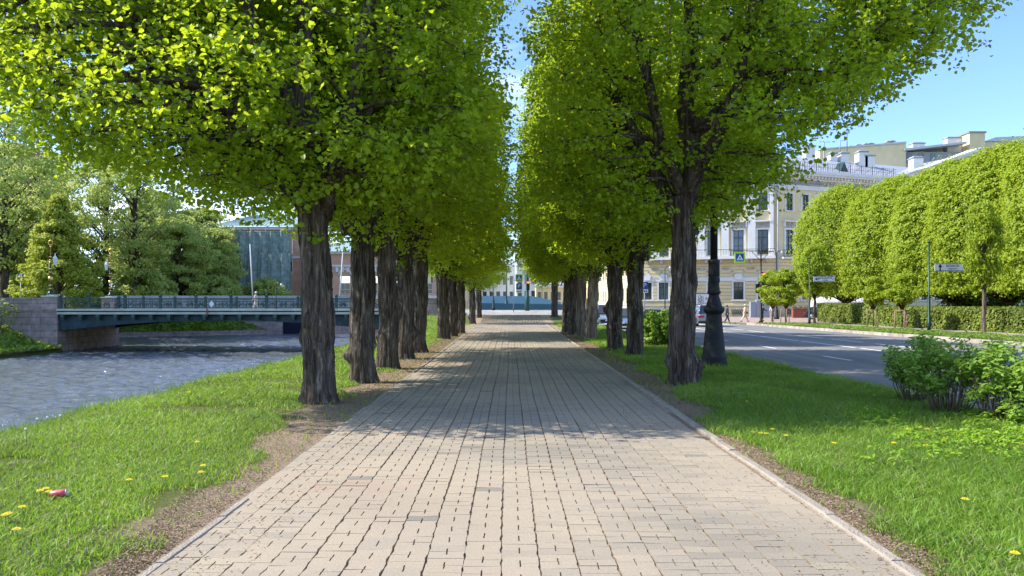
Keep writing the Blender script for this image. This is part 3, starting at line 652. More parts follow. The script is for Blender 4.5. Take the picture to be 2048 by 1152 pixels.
FRONT = -math.pi/2
LEFT = [ # px, base y, half width m, crown, label, burls
 (640, 805, .265, A1, 'thick dark linden trunk nearest the camera on the river side of the path', ((FRONT-.5, 1.28, .15, .09), (FRONT-1.2, 1.05, .1, .05))),
 (727, 765, .245, A2, 'second linden of the river side row with a knob low on its left', ((math.pi+.15, .55, .12, .14), (0.2, .75, .08, .05))),
 (773, 738, .245, A2, 'third linden from the camera in the river side row, bark streaked with grey', ((math.pi, .8, .12, .05),)),
 (808, 718, .25, A2, 'fourth linden in the river side row with a swollen burl on its right side', ((0, .75, .2, .14),)),
 (836, 705, .27, A3, 'fifth linden in the river side row, last trunk before the sunlit gap', ()),
 (887, 678, .27, A3, 'first linden after the sunlit gap in the river side row', ()),
 (905, 673, .24, A3, 'linden squeezed behind the first one after the gap in the river side row', ((math.pi, .5, .16, .12),)),
 (921, 667, .26, A3, 'third linden after the sunlit gap in the river side row', ()),
 (945, 648, .27, A3, 'second last linden of the river side row by the plaza', ((math.pi, .6, .2, .15),)),
 (958, 643.5, .27, A3, 'last linden of the river side row beside the plaza', ())]
RIGHT = [
 (1366, 768, .265, B1, 'thick linden nearest the camera on the road side with a big burl at its foot', ((-.2, .38, .2, .15), (math.pi+.1, .45, .12, .09), (FRONT+.2, 1.6, .1, .05))),
 (1268, 713, .255, B2, 'second linden of the road side row with a knot above the middle of its trunk', ((FRONT-.4, 1.75, .16, .10), (FRONT+.5, 1.5, .12, .06))),
 (1231, 702, .26, B2, 'third linden of the road side row with a black burl on its left', ((math.pi, 1.45, .18, .13), (FRONT, .8, .2, .08))),
 (1183, 680, .25, B2, 'pale sunlit forked linden, fourth in the road side row', ((.1, 1.1, .12, .1), (FRONT, .9, .12, .06))),
 (1162, 675, .25, B3, 'dark linden just behind the pale one in the road side row', ()),
 (1147, 669, .27, B3, 'linden between two dark trunks midway down the road side row', ((math.pi, .8, .15, .1),)),
 (1132, 663.5, .27, B3, 'seventh linden of the road side row, wide and dark', ()),
 (1109, 643, .33, B3, 'farthest linden of the road side row beside the plaza', ())]
VARY = [(1, 1, 1), (1, -1, 1.03), (.96, 1, .97), (1, -1, 1.0), (1.02, 1, 1.04), (1, 1, .98), (.97, -1, 1), (1, 1, 1.03), (1, -1, .98), (1, 1, 1.0)]
for side, rows, grp in ((-1, LEFT, 'lindens in the row on the river side'), (1, RIGHT, 'lindens in the row on the road side')):
    for i, (px, py, hw, cr_, lab, burls) in enumerate(rows):
        x, y, _ = GP(px, py); z = float(H(x, y)); t = thing('linden_tree', (x, y, z), lab, 'tree', grp)
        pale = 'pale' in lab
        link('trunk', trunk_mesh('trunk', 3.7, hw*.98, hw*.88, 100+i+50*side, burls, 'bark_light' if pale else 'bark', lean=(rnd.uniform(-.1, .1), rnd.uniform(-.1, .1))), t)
        sx, sy, sz = VARY[i]
        b = link('branches', cr_[1], t); c = link('crown', cr_[0], t)
        for o in (b, c): o.scale = (sx, sy, sz)
        if i < 4: sprouts(t, 3.3, 300+i+side, hw)

def broad_crown(name, seed, rad, zlo, zhi, npads, lpp, lsize, matn, padr=1.0, dens_top=True, shape='dome', core=0.0, flat=.62, clump=.25, smooth=False):
    r = random.Random(seed); nr = np.random.default_rng(seed); pads = []; tr = 0
    H_ = zhi-zlo
    while len(pads) < npads and tr < 60000:
        tr += 1; z = r.random(); a = r.uniform(0, 6.283)
        if shape == 'dome': rm = (1-max(0, (z-.35)/.65)**2.3)**.5 if z > .35 else .88+.12*math.sin(min(1, z/.35)*math.pi/2)
        elif shape == 'cone': rm = max(.08, (1-z)**.75)*(1 if z > .12 else .7+z*2.5)
        elif shape == 'ball': rm = math.sqrt(max(0, 1-(2*z-1)**2))
        else: rm = (.35+.65*math.sin(min(1, z*1.5)*math.pi/2))*(1-max(0, z-.6)*1.2)
        q = math.sqrt(r.random()); 
        if r.random() > (.3 if smooth else .15)+.95*max(q, z**2 if shape == 'dome' else 0)**3: continue
        k = 1+(.05 if smooth else .14)*math.sin(3*a+seed)+(.03 if smooth else .08)*math.sin(7*a+z*9)
        pads.append((q*rm*rad*k*math.cos(a), q*rm*rad*k*math.sin(a), zlo+z*H_, q))
    br = MB(); br.use('bark')
    C = []; N = []; S = []; T = []
    for (x, y, z, q) in pads:
        zb = max(zlo*.75, z-.9*math.hypot(x, y)-.5); p = Vector((x, y, z)); b0 = Vector((x*.06, y*.06, zb)); m_ = b0.lerp(p, .55)+Vector((0, 0, .25))
        if r.random() < .5: br.tube([b0, m_, p], [.03+.012*(p-b0).length, .03, .008], 4)
        pr = padr*r.uniform(.7, 1.25); n = int(lpp*r.uniform(.8, 1.2)); d = unit(nr.normal(size=(n, 3)))*(nr.random(n)**.4)[:, None]*np.array([pr, pr, pr*flat])
        C.append(np.array(p)+d); nn = nr.normal(0, .5, (n, 3)); nn += unit(d)*.5; nn[:, 2] += .45; N.append(nn); S.append(lsize*nr.uniform(.6, 1.3, n)); T.append(np.clip(r.uniform(.5-clump, .5+clump)+nr.normal(0, .15, n), 0, 1))
    if smooth:
        n = 62000; z = nr.random(n); a = nr.uniform(0, 6.2832, n)
        z[:14000] = 1-.35*nr.random(14000)**1.5
        rm = np.where(z > .35, np.sqrt(np.maximum(0, 1-((z-.35)/.65)**2.3)), .88+.12*np.sin(np.minimum(1, z/.35)*math.pi/2)); k = 1+.05*np.sin(3*a+seed)+.04*np.sin(7*a+z*9)+.03*np.sin(5*a-z*7+seed)
        bot = nr.random(n) < .07; z = np.where(bot, .02*nr.random(n), z); q = np.where(bot, np.sqrt(nr.random(n)), 1)
        X = rm*rad*k*np.cos(a)*q; Y = rm*rad*k*np.sin(a)*q; Z = zlo+z*H_
        tuft = np.sin(X*7.1+Z*3.3)+np.sin(Y*6.7-Z*4.1+1)+np.sin(Z*7.9+X*2.2-Y*3)
        d = unit(np.stack([X, Y, (Z-zlo-H_*.35)*.9], 1)); P_ = np.stack([X, Y, Z], 1)+d*(.11*tuft-np.abs(nr.normal(0, .28, n))+(nr.random(n) < .10)*nr.random(n)**2*.85)[:, None]
        C.append(P_); nn = nr.normal(0, .45, (n, 3))+d*.8; nn[:, 2] += .35; N.append(nn); S.append(lsize*.85*nr.uniform(.6, 1.3, n)); T.append(np.clip(.5+.09*tuft+nr.normal(0, .13, n), 0, 1))
    return leaf_mesh(name, np.concatenate(C), np.concatenate(N), np.concatenate(S), np.concatenate(T), matn, droop=.5), br.mesh('branches')
def simple_trunk(h, r0, r1, seed, matn='bark', lean=(0, 0)): return trunk_mesh('trunk', h, r0, r1, seed, (), matn, lean, 14, .15)
def tree(name, x, y, crown, th, tr, lab, grp, rz=0, sc_=(1, 1, 1), z=None, matn='bark', cat='tree'):
    t = thing(name, (x, y, float(H(x, y)) if z is None else z), lab, cat, grp)
    link('trunk', simple_trunk(th, tr, tr*.6, int(x*7+y), matn), t)
    for nme, me in (('branches', crown[1]), ('crown', crown[0])):
        o = link(nme, me, t); o.rotation_euler = (0, 0, rz); o.scale = sc_
    return t
# big clipped lindens in the garden on the right
D1 = broad_crown('crown', 41, 5.2, 2.5, 12.9, 330, 66, .165, 'linden_leaf_dome', .52, clump=.13, flat=.85, smooth=True)
D2 = broad_crown('crown', 42, 5.2, 2.5, 12.9, 330, 66, .165, 'linden_leaf_dome', .52, clump=.13, flat=.85, smooth=True)
gd = [(33.6, 75, D1, (.95, .95, 1.03), 0, 'rounded garden linden at the far left end of the clipped row'), (35.0, 67.5, D2, (.95, .95, 1.0), 1, 'rounded garden linden second from the palace end of the row'),
      (35.6, 60, D1, (.96, .96, 1.0), 2, 'rounded garden linden above the two staked saplings'), (35.4, 53, D2, (.98, .98, .99), 3.5, 'rounded garden linden behind the north sign post'),
      (35.6, 46, D1, (.98, .98, 1.02), 4.4, 'dense rounded garden linden behind the pale thin trunk'), (35.4, 39.5, D2, (.97, .97, 1.04), 5, 'tallest looking garden linden at the edge of the view'), (35.5, 35, D1, (1, 1, 1), 1.5, 'garden linden mostly beyond the right edge of the view')]
for x, y, c, s_, rz, lab in gd: tree('garden_linden', x, y, c, 5, .27, lab, 'clipped lindens behind the hedge', rz, s_)
# thin park trees deeper in the garden (dark undergrowth behind)
D3 = broad_crown('crown', 43, 3.2, .3, 5.2, 110, 95, .22, 'hedge_leaf', 1.1, shape='ball')
for i, (x, y) in enumerate([(44, 70), (45, 60), (44, 52), (46, 44), (52, 66), (54, 54)]):
    tree('garden_shrub', x, y, D3, 2, .12, ['dark shrub in the shade behind the palace end of the lindens', 'dark shrub in the shade behind the staked saplings', 'dark shrub in the shade behind the sign post', 'dark shrub in the shade behind the thin pale trunk', 'dark shrub deep in the garden behind the first shrub', 'dark shrub deep in the garden behind the sign post'][i], 'dark shrubs deep in the garden', i, cat='shrub')
# saplings and young trees on the verge
S1 = broad_crown('crown', 44, .95, 1.75, 3.5, 42, 60, .13, 'linden_leaf_dome', .34, shape='ball')
S2 = broad_crown('crown', 45, 1.35, 1.75, 4.7, 70, 70, .14, 'linden_leaf_dome', .42, shape='ball')
S3 = broad_crown('crown', 46, 1.35, 2.9, 6.9, 110, 80, .15, 'linden_leaf_dome', .6, shape='ball')
def stakes(x, y, lab):
    t = thing('tree_stakes', (x, y, 0), lab, 'tree stakes', 'wooden stakes round the saplings')
    for k in range(3):
        a = k*2.09+.4; mb = MB(); mb.use('wood_stake').tube([(.42*math.cos(a), .42*math.sin(a), -.1), (.40*math.cos(a), .40*math.sin(a), 1.3)], .04, 8); mb.build('stake', t)
    mb = MB(); mb.use('wood_stake')
    for k in range(3):
        a = k*2.09+.4; b = a+2.09; mb.tube([(.40*math.cos(a), .40*math.sin(a), 1.26), (.40*math.cos(b), .40*math.sin(b), 1.26)], .028, 6)
    mb.build('rail', t)
for px, py, c, th, tr, lab, st in ((1747, 656, S1, 2.3, .035, 'staked sapling with a small round crown, left of the north sign post', 1), (1804, 660, S1, 2.3, .035, 'staked sapling with a small round crown next to the north sign post', 1),
        (1545, 645.5, S2, 2.5, .06, 'young linden beside the traffic light pole at the corner', 0), (1571, 646.8, S2, 2.6, .05, 'young staked linden second from the traffic light', 1), (1631, 650, S3, 3.6, .11, 'young linden with dark trunk beside the south sign post', 0), (1968, 670, S3, 3.7, .12, 'young linden with pale thin leaning trunk on the verge', 0)):
    x, y, _ = GP(px, py); y += 2.4*(px == 1631); x += .9*(px == 1631); tree('young_linden', x, y, c, th, tr, lab, 'young lindens on the verge', rz=px, sc_=(.6, .6, 1) if px == 1968 else ((.8, .8, .95) if px == 1631 else (1, 1, 1)), matn='bark_light' if px == 1968 else 'bark')
    if st: stakes(x, y, {1747: 'wooden stakes round the sapling left of the north sign post', 1804: 'wooden stakes round the sapling nearest the north sign post', 1571: 'wooden stakes round the young tree near the traffic light'}[px])
# park across the river
W1 = broad_crown('crown', 51, 6.5, 5.0, 24, 230, 50, .30, 'far_leaf', 1.25, shape='vase', flat=.5)
W2 = broad_crown('crown', 52, 6.0, 2.5, 15, 220, 75, .30, 'far_leaf', 1.2, shape='dome', flat=.5)
W3 = broad_crown('crown', 53, 5.0, .4, 12.8, 230, 90, .27, 'bright_leaf', .8, shape='cone')
pk = [('broadleaf_tree', -62, 92, W1, 17, .5, (1, 1, 1.1), 'tall old tree with dark trunk at the left edge across the river'), ('broadleaf_tree', -56, 104, W1, 17, .45, (1, 1, 1.0), 'tall thin crowned tree behind the bright conical tree'), ('broadleaf_tree', -50, 100, W1, 15, .4, (.9, .9, .88), 'airy tree above the second gilded lamp'),
      ('broadleaf_tree', -50, 121, W2, 10, .35, (1, 1, 1.05), 'dark green tree directly right of the gilded lamps'), ('broadleaf_tree', -56, 118, W2, 10, .35, (1.1, 1.1, 1.2), 'broad tree in the park behind the second gilded lamp'), ('broadleaf_tree', -70, 112, W1, 15, .45, (1.1, 1.1, 1.0), 'tall tree deep in the park at the left edge'),
      ('broadleaf_tree', -66, 100, W2, 10, .35, (1, 1, .95), 'leafy tree behind the first gilded lamp'), ('broadleaf_tree', -47.5, 108, W2, 8, .3, (.8, .8, .8), 'low spreading tree nearest the bridge railing'), ('broadleaf_tree', -45.5, 115, W2, 6, .25, (.72, .72, .8), 'small spreading tree left of the netted building'),
      ('conical_tree', -51.5, 85.5, W3, 7, .25, (1, 1, 1), 'bright yellow green conical tree behind the first gilded lamp'), ('broadleaf_tree', -82, 104, W2, 10, .35, (1.2, 1.2, 1.4), 'broad tree in front of the brown stone tower')]
pk += [('broadleaf_tree', -50.5, 64.5, W1, 15, .4, (.85, .85, .8), 'riverside tree at the left edge shading the granite wall'), ('broadleaf_tree', -50, 113, W2, 8, .3, (.95, .95, .92), 'round tree in the middle of the park group behind the railing')]
W4 = broad_crown('crown', 54, 3.4, .2, 4.6, 90, 80, .26, 'far_leaf', 1.0, shape='ball', flat=.6)
for i in range(9):
    x = -78+i*4.9; tree('park_shrub', x, 97+(i % 3)*5+max(0, i-5)*4, W4, 1.5, .1, ['shrub at the far left foot of the park trees', 'shrub under the tall tree at the left edge', 'shrub behind the first gilded lamp', 'shrub between the two gilded lamps', 'shrub just left of the second gilded lamp', 'shrub just right of the second gilded lamp', 'low shrub under the dark green tree', 'low shrub under the small spreading tree', 'low shrub nearest the netted building'][i], 'shrubs under the park trees', i*1.1, (1, 1, 1), z=1.0, cat='shrub')
for i, (nm, x, y, c, th, tr, s_, lab) in enumerate(pk): tree(nm, x, y, c, th, tr, lab, 'trees of the park across the river', i*1.3, s_, z=1.1)

# ---------------------------------------------------------------- shrubs and hedge
def shrub(x, y, rad, h, seed, lab, lmat='shrub_leaf', ls=.043, nst=26, lpp=46, base=.38, npad=70, grp='shrubs by the road kerb', yw=1.0):
    t = thing('shrub', (x, y, float(H(x, y))), lab, 'shrub', grp); r = random.Random(seed); nr = np.random.default_rng(seed)
    br = MB(); br.use('stem_brown'); C = []; N = []; S = []; T = []; tips = []
    for k in range(npad):
        a = r.uniform(0, 6.283); q = math.sqrt(r.random()); z = h*(base+(1-base)*r.random()**.8)*(.86+.14*math.sin(2.3*a+seed*1.7))
        rr = rad*q*(.55+.45*math.sin(min(1, (z/h-base+.25)/.6)*math.pi/2))*(1-.5*max(0, z/h-.7)/.3); tips.append((rr*math.cos(a), rr*math.sin(a)*yw, z))
    for k, p in enumerate(tips):
        if k < nst*2:
            a = math.atan2(p[1], p[0])+r.gauss(0, .4); b = .45*math.hypot(p[0], p[1]); s0 = (b*math.cos(a), b*math.sin(a), -.02)
            m_ = (s0[0]*.9+p[0]*.25+r.gauss(0, .04), s0[1]*.9+p[1]*.25+r.gauss(0, .04), p[2]*.5); br.tube([s0, m_, p], [r.uniform(.007, .014), .007, .003], 5)
        n = int(lpp*r.uniform(.7, 1.3)); fr = 4; ang = nr.uniform(0, 6.28, n); ln = nr.random(n)**.6*.135
        d = np.stack([np.cos(ang)*ln, np.sin(ang)*ln, nr.normal(.02, .05, n)], 1)
        C.append(np.array(p)+d); nn = nr.normal(0, .35, (n, 3)); nn[:, 2] += .9; nn[:, :2] += .5*d[:, :2]/.17; N.append(nn); S.append(ls*nr.uniform(.6, 1.3, n)); T.append(np.clip(r.uniform(.25, .75)+nr.normal(0, .15, n), 0, 1))
    br.build('stems', t); link('foliage', leaf_mesh('foliage', np.concatenate(C), np.concatenate(N), np.concatenate(S), np.concatenate(T), lmat, 1.6, .5), t); return t
shrub(6.35, 11.7, .5, 1.02, 1, 'darker shrub at the left end of the near shrubs, in tree shade', npad=62)
shrub(6.12, 10.5, .56, 1.1, 2, 'bright green shrub in the middle of the near shrubs, bare stems below', npad=72)
shrub(6.42, 9.85, .5, 1.02, 3, 'bright green shrub cut by the right edge of the view', npad=70)
shrub(6.6, 9.3, .42, .92, 4, 'shrub nearest the camera, leafy down to the ground at the right edge', npad=100, base=.1)
shrub(7.5, 10.9, .6, 1.0, 5, 'shrub beyond the right edge of the view', npad=100) if False else None
shrub(5.6, 28.3, .85, 1.28, 7, 'upright leafy shrub between the third linden and the big burl linden', npad=150, base=.12, ls=.085, lpp=34)
shrub(5.1, 36, .7, .9, 8, 'low shrub in front of the parked cars far down the verge', npad=60, base=.1, ls=.08, lpp=30) if False else None

def hedge():
    t = thing('hedge', (0, 0, 0), 'long clipped waist high hedge in front of the garden lindens', 'hedge')
    P = [(29.6, 24), (29.6, 40), (29.3, 50), (29.8, 60), (30.6, 68), (31.2, 74)]
    mb = MB(); mb.use('hedge_core'); C = []; N = []; r = np.random.default_rng(3)
    for (x0, y0), (x1, y1) in zip(P[:-1], P[1:]):
        ln = math.hypot(x1-x0, y1-y0); ux, uy = (x1-x0)/ln, (y1-y0)/ln; nx_, ny_ = -uy, ux
        hw, ht = .75, 1.42 if y0 < 60 else 1.7
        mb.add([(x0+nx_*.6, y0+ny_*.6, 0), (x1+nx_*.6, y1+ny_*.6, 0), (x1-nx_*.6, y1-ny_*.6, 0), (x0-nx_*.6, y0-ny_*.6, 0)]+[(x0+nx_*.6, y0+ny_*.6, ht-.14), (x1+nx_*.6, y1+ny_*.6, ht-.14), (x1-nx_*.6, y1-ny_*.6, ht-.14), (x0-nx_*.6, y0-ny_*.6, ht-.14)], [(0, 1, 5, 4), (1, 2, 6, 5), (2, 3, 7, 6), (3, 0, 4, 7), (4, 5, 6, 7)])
        n = int(ln*420); u = r.random(n)*ln; f = r.random(n); s = np.where(f < .62, ht*r.random(n)**.9, ht+r.normal(0, .03, n)); o = np.where(f < .62, hw+r.normal(0, .05, n)+.10*np.sin(u*1.9+x0)*np.sin(s*2.5), hw*r.uniform(-1, 1, n))
        C.append(np.stack([x0+ux*u+nx_*o, y0+uy*u+ny_*o, s], 1)); nn = r.normal(0, .5, (n, 3)); nn[:, 0] += np.where(f < .62, nx_*.9, 0); nn[:, 1] += np.where(f < .62, ny_*.9, 0); nn[:, 2] += .5; N.append(nn)
    n = 1500; C.append(np.stack([31.2+r.uniform(-.8, .8, n), 74.1+r.normal(0, .04, n), 1.7*r.random(n)], 1)); N.append(r.normal(0, .5, (n, 3))+np.array([0, -.8, .4]))
    n = 900; C.append(np.stack([29.6+r.uniform(-.8, .8, n), 23.9+r.normal(0, .04, n), 1.45*r.random(n)], 1)); N.append(r.normal(0, .5, (n, 3))+np.array([0, -.8, .4]))
    C = np.concatenate(C); N = np.concatenate(N)
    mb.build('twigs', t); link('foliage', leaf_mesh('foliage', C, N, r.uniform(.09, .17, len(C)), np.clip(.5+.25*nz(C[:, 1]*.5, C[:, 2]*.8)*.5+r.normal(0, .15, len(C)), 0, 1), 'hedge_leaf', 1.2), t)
hedge()
shrub(-45.2, 66.3, 1.5, 3.3, 17, 'sparse shrub growing out of the bank against the granite wall', ls=.16, npad=45, lpp=16, base=.3, nst=20, lmat='far_leaf', grp='bank shrubs')
# dandelions and small things in the grass
def dandelion(px, py, h=.12, s=1.0, white=False):
    x, y, z = GP(px, py, h); z = float(H(x, y))
    t = thing('dandelion', (x, y, z), 'yellow dandelion flower in the grass' if not white else 'white dandelion seed head on the brow of the river bank', 'flower', 'yellow dandelions in the grass' if not white else 'dandelion seed heads')
    mb = MB(); mb.use('stem_green').tube([(0, 0, -.02), (.004, .003, h*.5), (0, 0, h)], .0028*s, 6); mb.build('stem', t)
    mb = MB()
    if white: mb.use('fluff').lathe([(.002, -.015), (.011, -.011), (.016, 0), (.011, .011), (.002, .015)], (0, 0, h), 10)
    else:
        mb.use('petal_yellow').lathe([(.004, -.010), (.010, -.004)], (0, 0, h), 8)
        for ring, (ra, zz, k) in enumerate(((.026, .002, 18), (.019, .009, 14), (.011, .013, 9))):
            for i in range(k):
                a = 6.283*i/k+ring*.2; b = .10; c_, s_ = math.cos, math.sin
                mb.add([(0, 0, h+zz*.6), (ra*s*c_(a-b), ra*s*s_(a-b), h+zz-.001), (ra*s*1.06*c_(a), ra*s*1.06*s_(a), h+zz), (ra*s*c_(a+b), ra*s*s_(a+b), h+zz-.001)], [(0, 1, 2, 3)])
    mb.build('flower_head', t)
for px, py in ((1768, 830), (1777, 841), (1840, 850), (1817, 855), (1854, 853), (1928, 863), (1888, 881), (2008, 878), (2044, 888), (1788, 888), (1852, 892), (1668, 887), (1532, 867), (1521, 866), (1506, 864), (1545, 858), (1572, 871), (1930, 998), (2030, 1106), (1494, 803), (1700, 808),
        (1440, 752), (1402, 725), (1310, 703), (1250, 690), (1229, 683), (80, 982), (92, 978), (98, 984), (44, 1014), (16, 1027), (10, 1030), (33, 1058), (394, 884), (406, 931), (402, 944), (330, 953), (258, 960), (378, 786), (1560, 778), (1748, 789)):
    dandelion(px, py, .085 if py < 1000 else .08, 1.05)
for px, py in ((75, 838), (95, 836), (121, 833), (52, 862)): dandelion(px, py, .22, 1.2, True)
x, y, _ = GP(117, 1000); t = thing('drink_can', (x, y, .05), 'crushed pink and white drink can lying in the grass', 'can', rz=R(8))
mb = MB(); mb.use('can_pink').lathe([(.026, -.062), (.032, -.054), (.0325, 0), (.0315, .02), (.0325, .05), (.027, .060)], (0, 0, 0), 24); o = mb.build('can_body', t); o.rotation_euler = (0, R(82), 0)
mb = MB(); mb.use('can_end').lathe([(.027, .0605), (.0275, .066), (.0245, .066), (.024, .0625)], (0, 0, 0), 24); o = mb.build('can_rim', t); o.rotation_euler = (0, R(82), 0)
t = thing('paper_scrap', (-3.1, 26.2, .02), 'small white crumpled scrap of paper at the foot of the fifth linden', 'litter'); mb = MB(); mb.use('fluff').add([(-.06, -.03, 0), (.05, -.04, .02), (.07, .04, .0), (0, .01, .05), (-.05, .05, .015)], [(0, 1, 3), (1, 2, 3), (2, 4, 3), (4, 0, 3)]); mb.build('paper', t)

# ---------------------------------------------------------------- big lamp post by the first right linden
x, y, _ = GP(1428, 738)
t = thing('street_lamp', (x, y, -.02), 'tall black cast iron lamp post with wide flared base beside the big linden', 'street lamp')
pr = [(90, 985), (90, 938), (84, 932), (80, 915), (83, 905), (82, 896), (76, 885), (72, 868), (64, 780), (55, 700), (49, 625), (50, 618), (62, 606), (69, 590), (66, 577), (52, 566), (47, 548), (39, 520), (33, 500), (32, 492), (42, 484), (44, 474), (38, 462), (33, 420), (36, 410), (39, 398), (37, 382), (34, 372), (34, 290), (37, 282), (39, 268), (30, 262), (24.5, 258)]
k = y/F/3.29
prof = [(a*k, EYE-((440+b/3.29)-HY)*y/F+.02) for a, b in pr]
mb = MB(); mb.use('iron_black').lathe(prof[:2]+[(prof[1][0]-.02, prof[1][1]+.01)], n=8, smooth=False); mb.build('plinth', t)
mb = MB(); mb.use('iron_black').lathe([(prof[2][0]-.01, .12)]+prof[2:], n=36)
for q in range(16):
    a = 6.283*q/16; r1 = 34*k; mb.tube([(r1*math.cos(a), r1*math.sin(a), prof[27][1]), (r1*math.cos(a), r1*math.sin(a), prof[28][1])], .009, 5)
mb.build('base', t)
mb = MB(); mb.use('iron_black').lathe([(.09, prof[-1][1]-.02), (.085, 5), (.07, 8.4), (.03, 8.8)], n=20); mb.lathe([(.088, 4.9), (.11, 4.95), (.11, 5.05), (.088, 5.1)], n=20); mb.build('pole', t)
mb = MB(); mb.use('iron_black').tube([(0, 0, 8.6), (0, -.2, 9.0), (0, -.7, 9.1)], .03); mb.build('arm', t)
mb = MB(); mb.use('lamp_glass').lathe([(.04, 0), (.16, .08), (.2, .3), (.05, .42)], (0, -.7, 8.65)); mb.build('lantern', t)

def street_lamp_thin(px, D, z0, ztop, lab, r0=.05, matn='iron_black', head=True, two=False):
    t = thing('street_lamp', (PX(px, D), D, z0), lab, 'street lamp'); mb = MB(); mb.use(matn).lathe([(r0*3.2, 0), (r0*3.2, .3), (r0*2.2, .35), (r0*2, 1.1), (r0*1.2, 1.2), (r0, 1.3), (r0*.7, ztop-z0)], n=12); mb.build('pole', t)
    if head:
        mb = MB(); mb.use(matn)
        mb.tube([(0, 0, ztop-z0-.1), (.25, 0, ztop-z0+.2), (.6, 0, ztop-z0+.1)], r0*.5, 6)
        if two: mb.tube([(0, 0, ztop-z0-.1), (-.25, 0, ztop-z0+.2), (-.6, 0, ztop-z0+.1)], r0*.5, 6)
        mb.build('arm', t)
        for s in ((1, -1) if two else (1,)):
            mb = MB(); mb.use('lamp_glass').lathe([(.05, -.35), (.14, -.05), (.16, .0), (.04, .14)], (s*.6, 0, ztop-z0+.05), 8); mb.build('lantern', t)
    return t
street_lamp_thin(1330, 92, 0, PZ(536, 92), 'slim dark lamp post in front of the sunlit corner of the palace', .07)
street_lamp_thin(1553, 88, 0, PZ(505, 88), 'dark lamp post behind the young linden at the street corner', .1)
street_lamp_thin(987, 86, 1.06, PZ(575, 86), 'dark post standing at the left of the blue hoarding', .06, head=False)
street_lamp_thin(1013, 93, 1.1, PZ(527, 93), 'thick dark lamp post in front of the blue hoarding', .09, 'iron_green')
street_lamp_thin(1084, 110, 1.1, PZ(570, 110), 'small dark lamp post left of the last road side linden', .06)

# gilded lamps on the bridge pedestals
def gilded_lamp(x, y, z0, side, lab):
    t = thing('bridge_lamp', (x, y, z0), lab, 'street lamp', 'gilded lamps on the bridge pedestals')
    mb = MB(); mb.use('iron_green').lathe([(.28, 0), (.28, .15), (.16, .22), (.12, .45), (.05, .5), (.045, 2.95), (.06, 3.0)], n=14)
    for a in (0, 2.09, 4.19): mb.tube([(.11*math.cos(a), .11*math.sin(a), .4), (.10*math.cos(a), .10*math.sin(a), 2.9)], .022, 6)
    mb.build('pole', t)
    mb = MB(); mb.use('gold')
    for zz, rr in ((.55, .15), (.85, .17), (2.05, .16), (2.35, .17), (2.95, .15), (3.15, .18), (3.45, .15)): mb.lathe([(.05, zz-.07), (rr, zz), (.05, zz+.07)], n=12)
    mb.lathe([(.02, 1.25), (.16, 1.33), (.2, 1.47), (.16, 1.61), (.02, 1.69)], n=14); mb.lathe([(.05, 3.5), (.04, 4.3), (.10, 4.4), (.03, 4.5)], n=10)
    P = [(.20*math.cos(a), 0, 4.72+.20*math.sin(a)) for a in [k*6.283/16 for k in range(17)]]; mb.tube(P, .045, 6); mb.lathe([(.02, 4.9), (.05, 5.0), (.01, 5.15)], n=8); mb.build('ornament', t)
    mb = MB(); mb.use('iron_green').tube([(0, 0, 3.5), (side*.2, 0, 3.75), (side*.42, 0, 3.6)], .025, 6); mb.build('bracket', t)
    mb = MB(); mb.use('lamp_glass').lathe([(.12, -.75), (.22, -.2), (.23, -.15), (.14, 0), (.05, .12), (.03, .35)], (side*.42, 0, 3.45), 6, False); mb.build('lantern', t)
gilded_lamp(PX(101, 68.3), 68.3, 2.58, 1, 'gilded ornate lamp on the near granite pedestal with lantern on its right')
gilded_lamp(PX(221, 78.2), 78.2, 2.58, -1, 'gilded ornate lamp on the far granite pedestal with lantern on its left')

# ---------------------------------------------------------------- bridge
BX0, BX1 = -41.0, -11.4
t = thing('bridge', ((BX0+BX1)/2, 73, 1.1), 'dark green iron girder bridge with ornate railing over the river', 'bridge')
def arcz(x):
    c = (BX0+BX1)/2; k = abs(x-c)/((BX1-BX0)/2); return .28-.92*k**2.0
ox = -(BX0+BX1)/2
def bb(): m = MB(); m.xf((ox, -73, -1.1)); return m
for yy in (68.25, 78.0):
    mb = bb(); mb.use('bridge_girder'); n = 24; xs_ = [BX0+(BX1-BX0)*i/n for i in range(n+1)]
    poly = [(x_, .62) for x_ in xs_]+[(x_, arcz(x_)) for x_ in reversed(xs_)]
    for i in range(n):
        a, b = xs_[i], xs_[i+1]; mb.add([(a, yy, arcz(a)), (b, yy, arcz(b)), (b, yy, .62), (a, yy, .62), (a, yy+.25, arcz(a)), (b, yy+.25, arcz(b)), (b, yy+.25, .62), (a, yy+.25, .62)], [(0, 1, 2, 3), (4, 7, 6, 5), (0, 4, 5, 1)])
        mb.add([(a, yy-.06, arcz(a)-.05), (b, yy-.06, arcz(b)-.05), (b, yy-.06, arcz(b)+.03), (a, yy-.06, arcz(a)+.03), (a, yy+.3, arcz(a)-.05), (b, yy+.3, arcz(b)-.05)], [(0, 1, 2, 3), (0, 4, 5, 1)])
    mb.build('girder', t)
mb = bb(); mb.use('bridge_girder').box(BX0, BX1, 68.4, 78.1, .625, .86); mb.build('deck', t)
mb = bb(); mb.use('bridge_pale'); mb.box(BX0, BX1, 67.72, 68.6, 1.12, 1.30); mb.box(BX0, BX1, 67.86, 68.5, .87, 1.0); mb.box(BX0, BX1, 67.8, 68.6, .80, .865); mb.use('bridge_girder').box(BX0, BX1, 67.95, 68.5, 1.0, 1.12); mb.build('cornice', t)
mb = bb(); mb.use('asphalt').box(BX0, BX1, 68.62, 77.9, .87, 1.16); mb.build('roadway', t)
x_ = BX0+.6
while x_ < BX1:
    mb = bb(); mb.use('bridge_green').box(x_-.14, x_+.14, 67.6, 68.2, .48, .795); mb.box(x_-.1, x_+.1, 67.72, 68.2, .3, .48); mb.build('bracket', t); x_ += 1.6
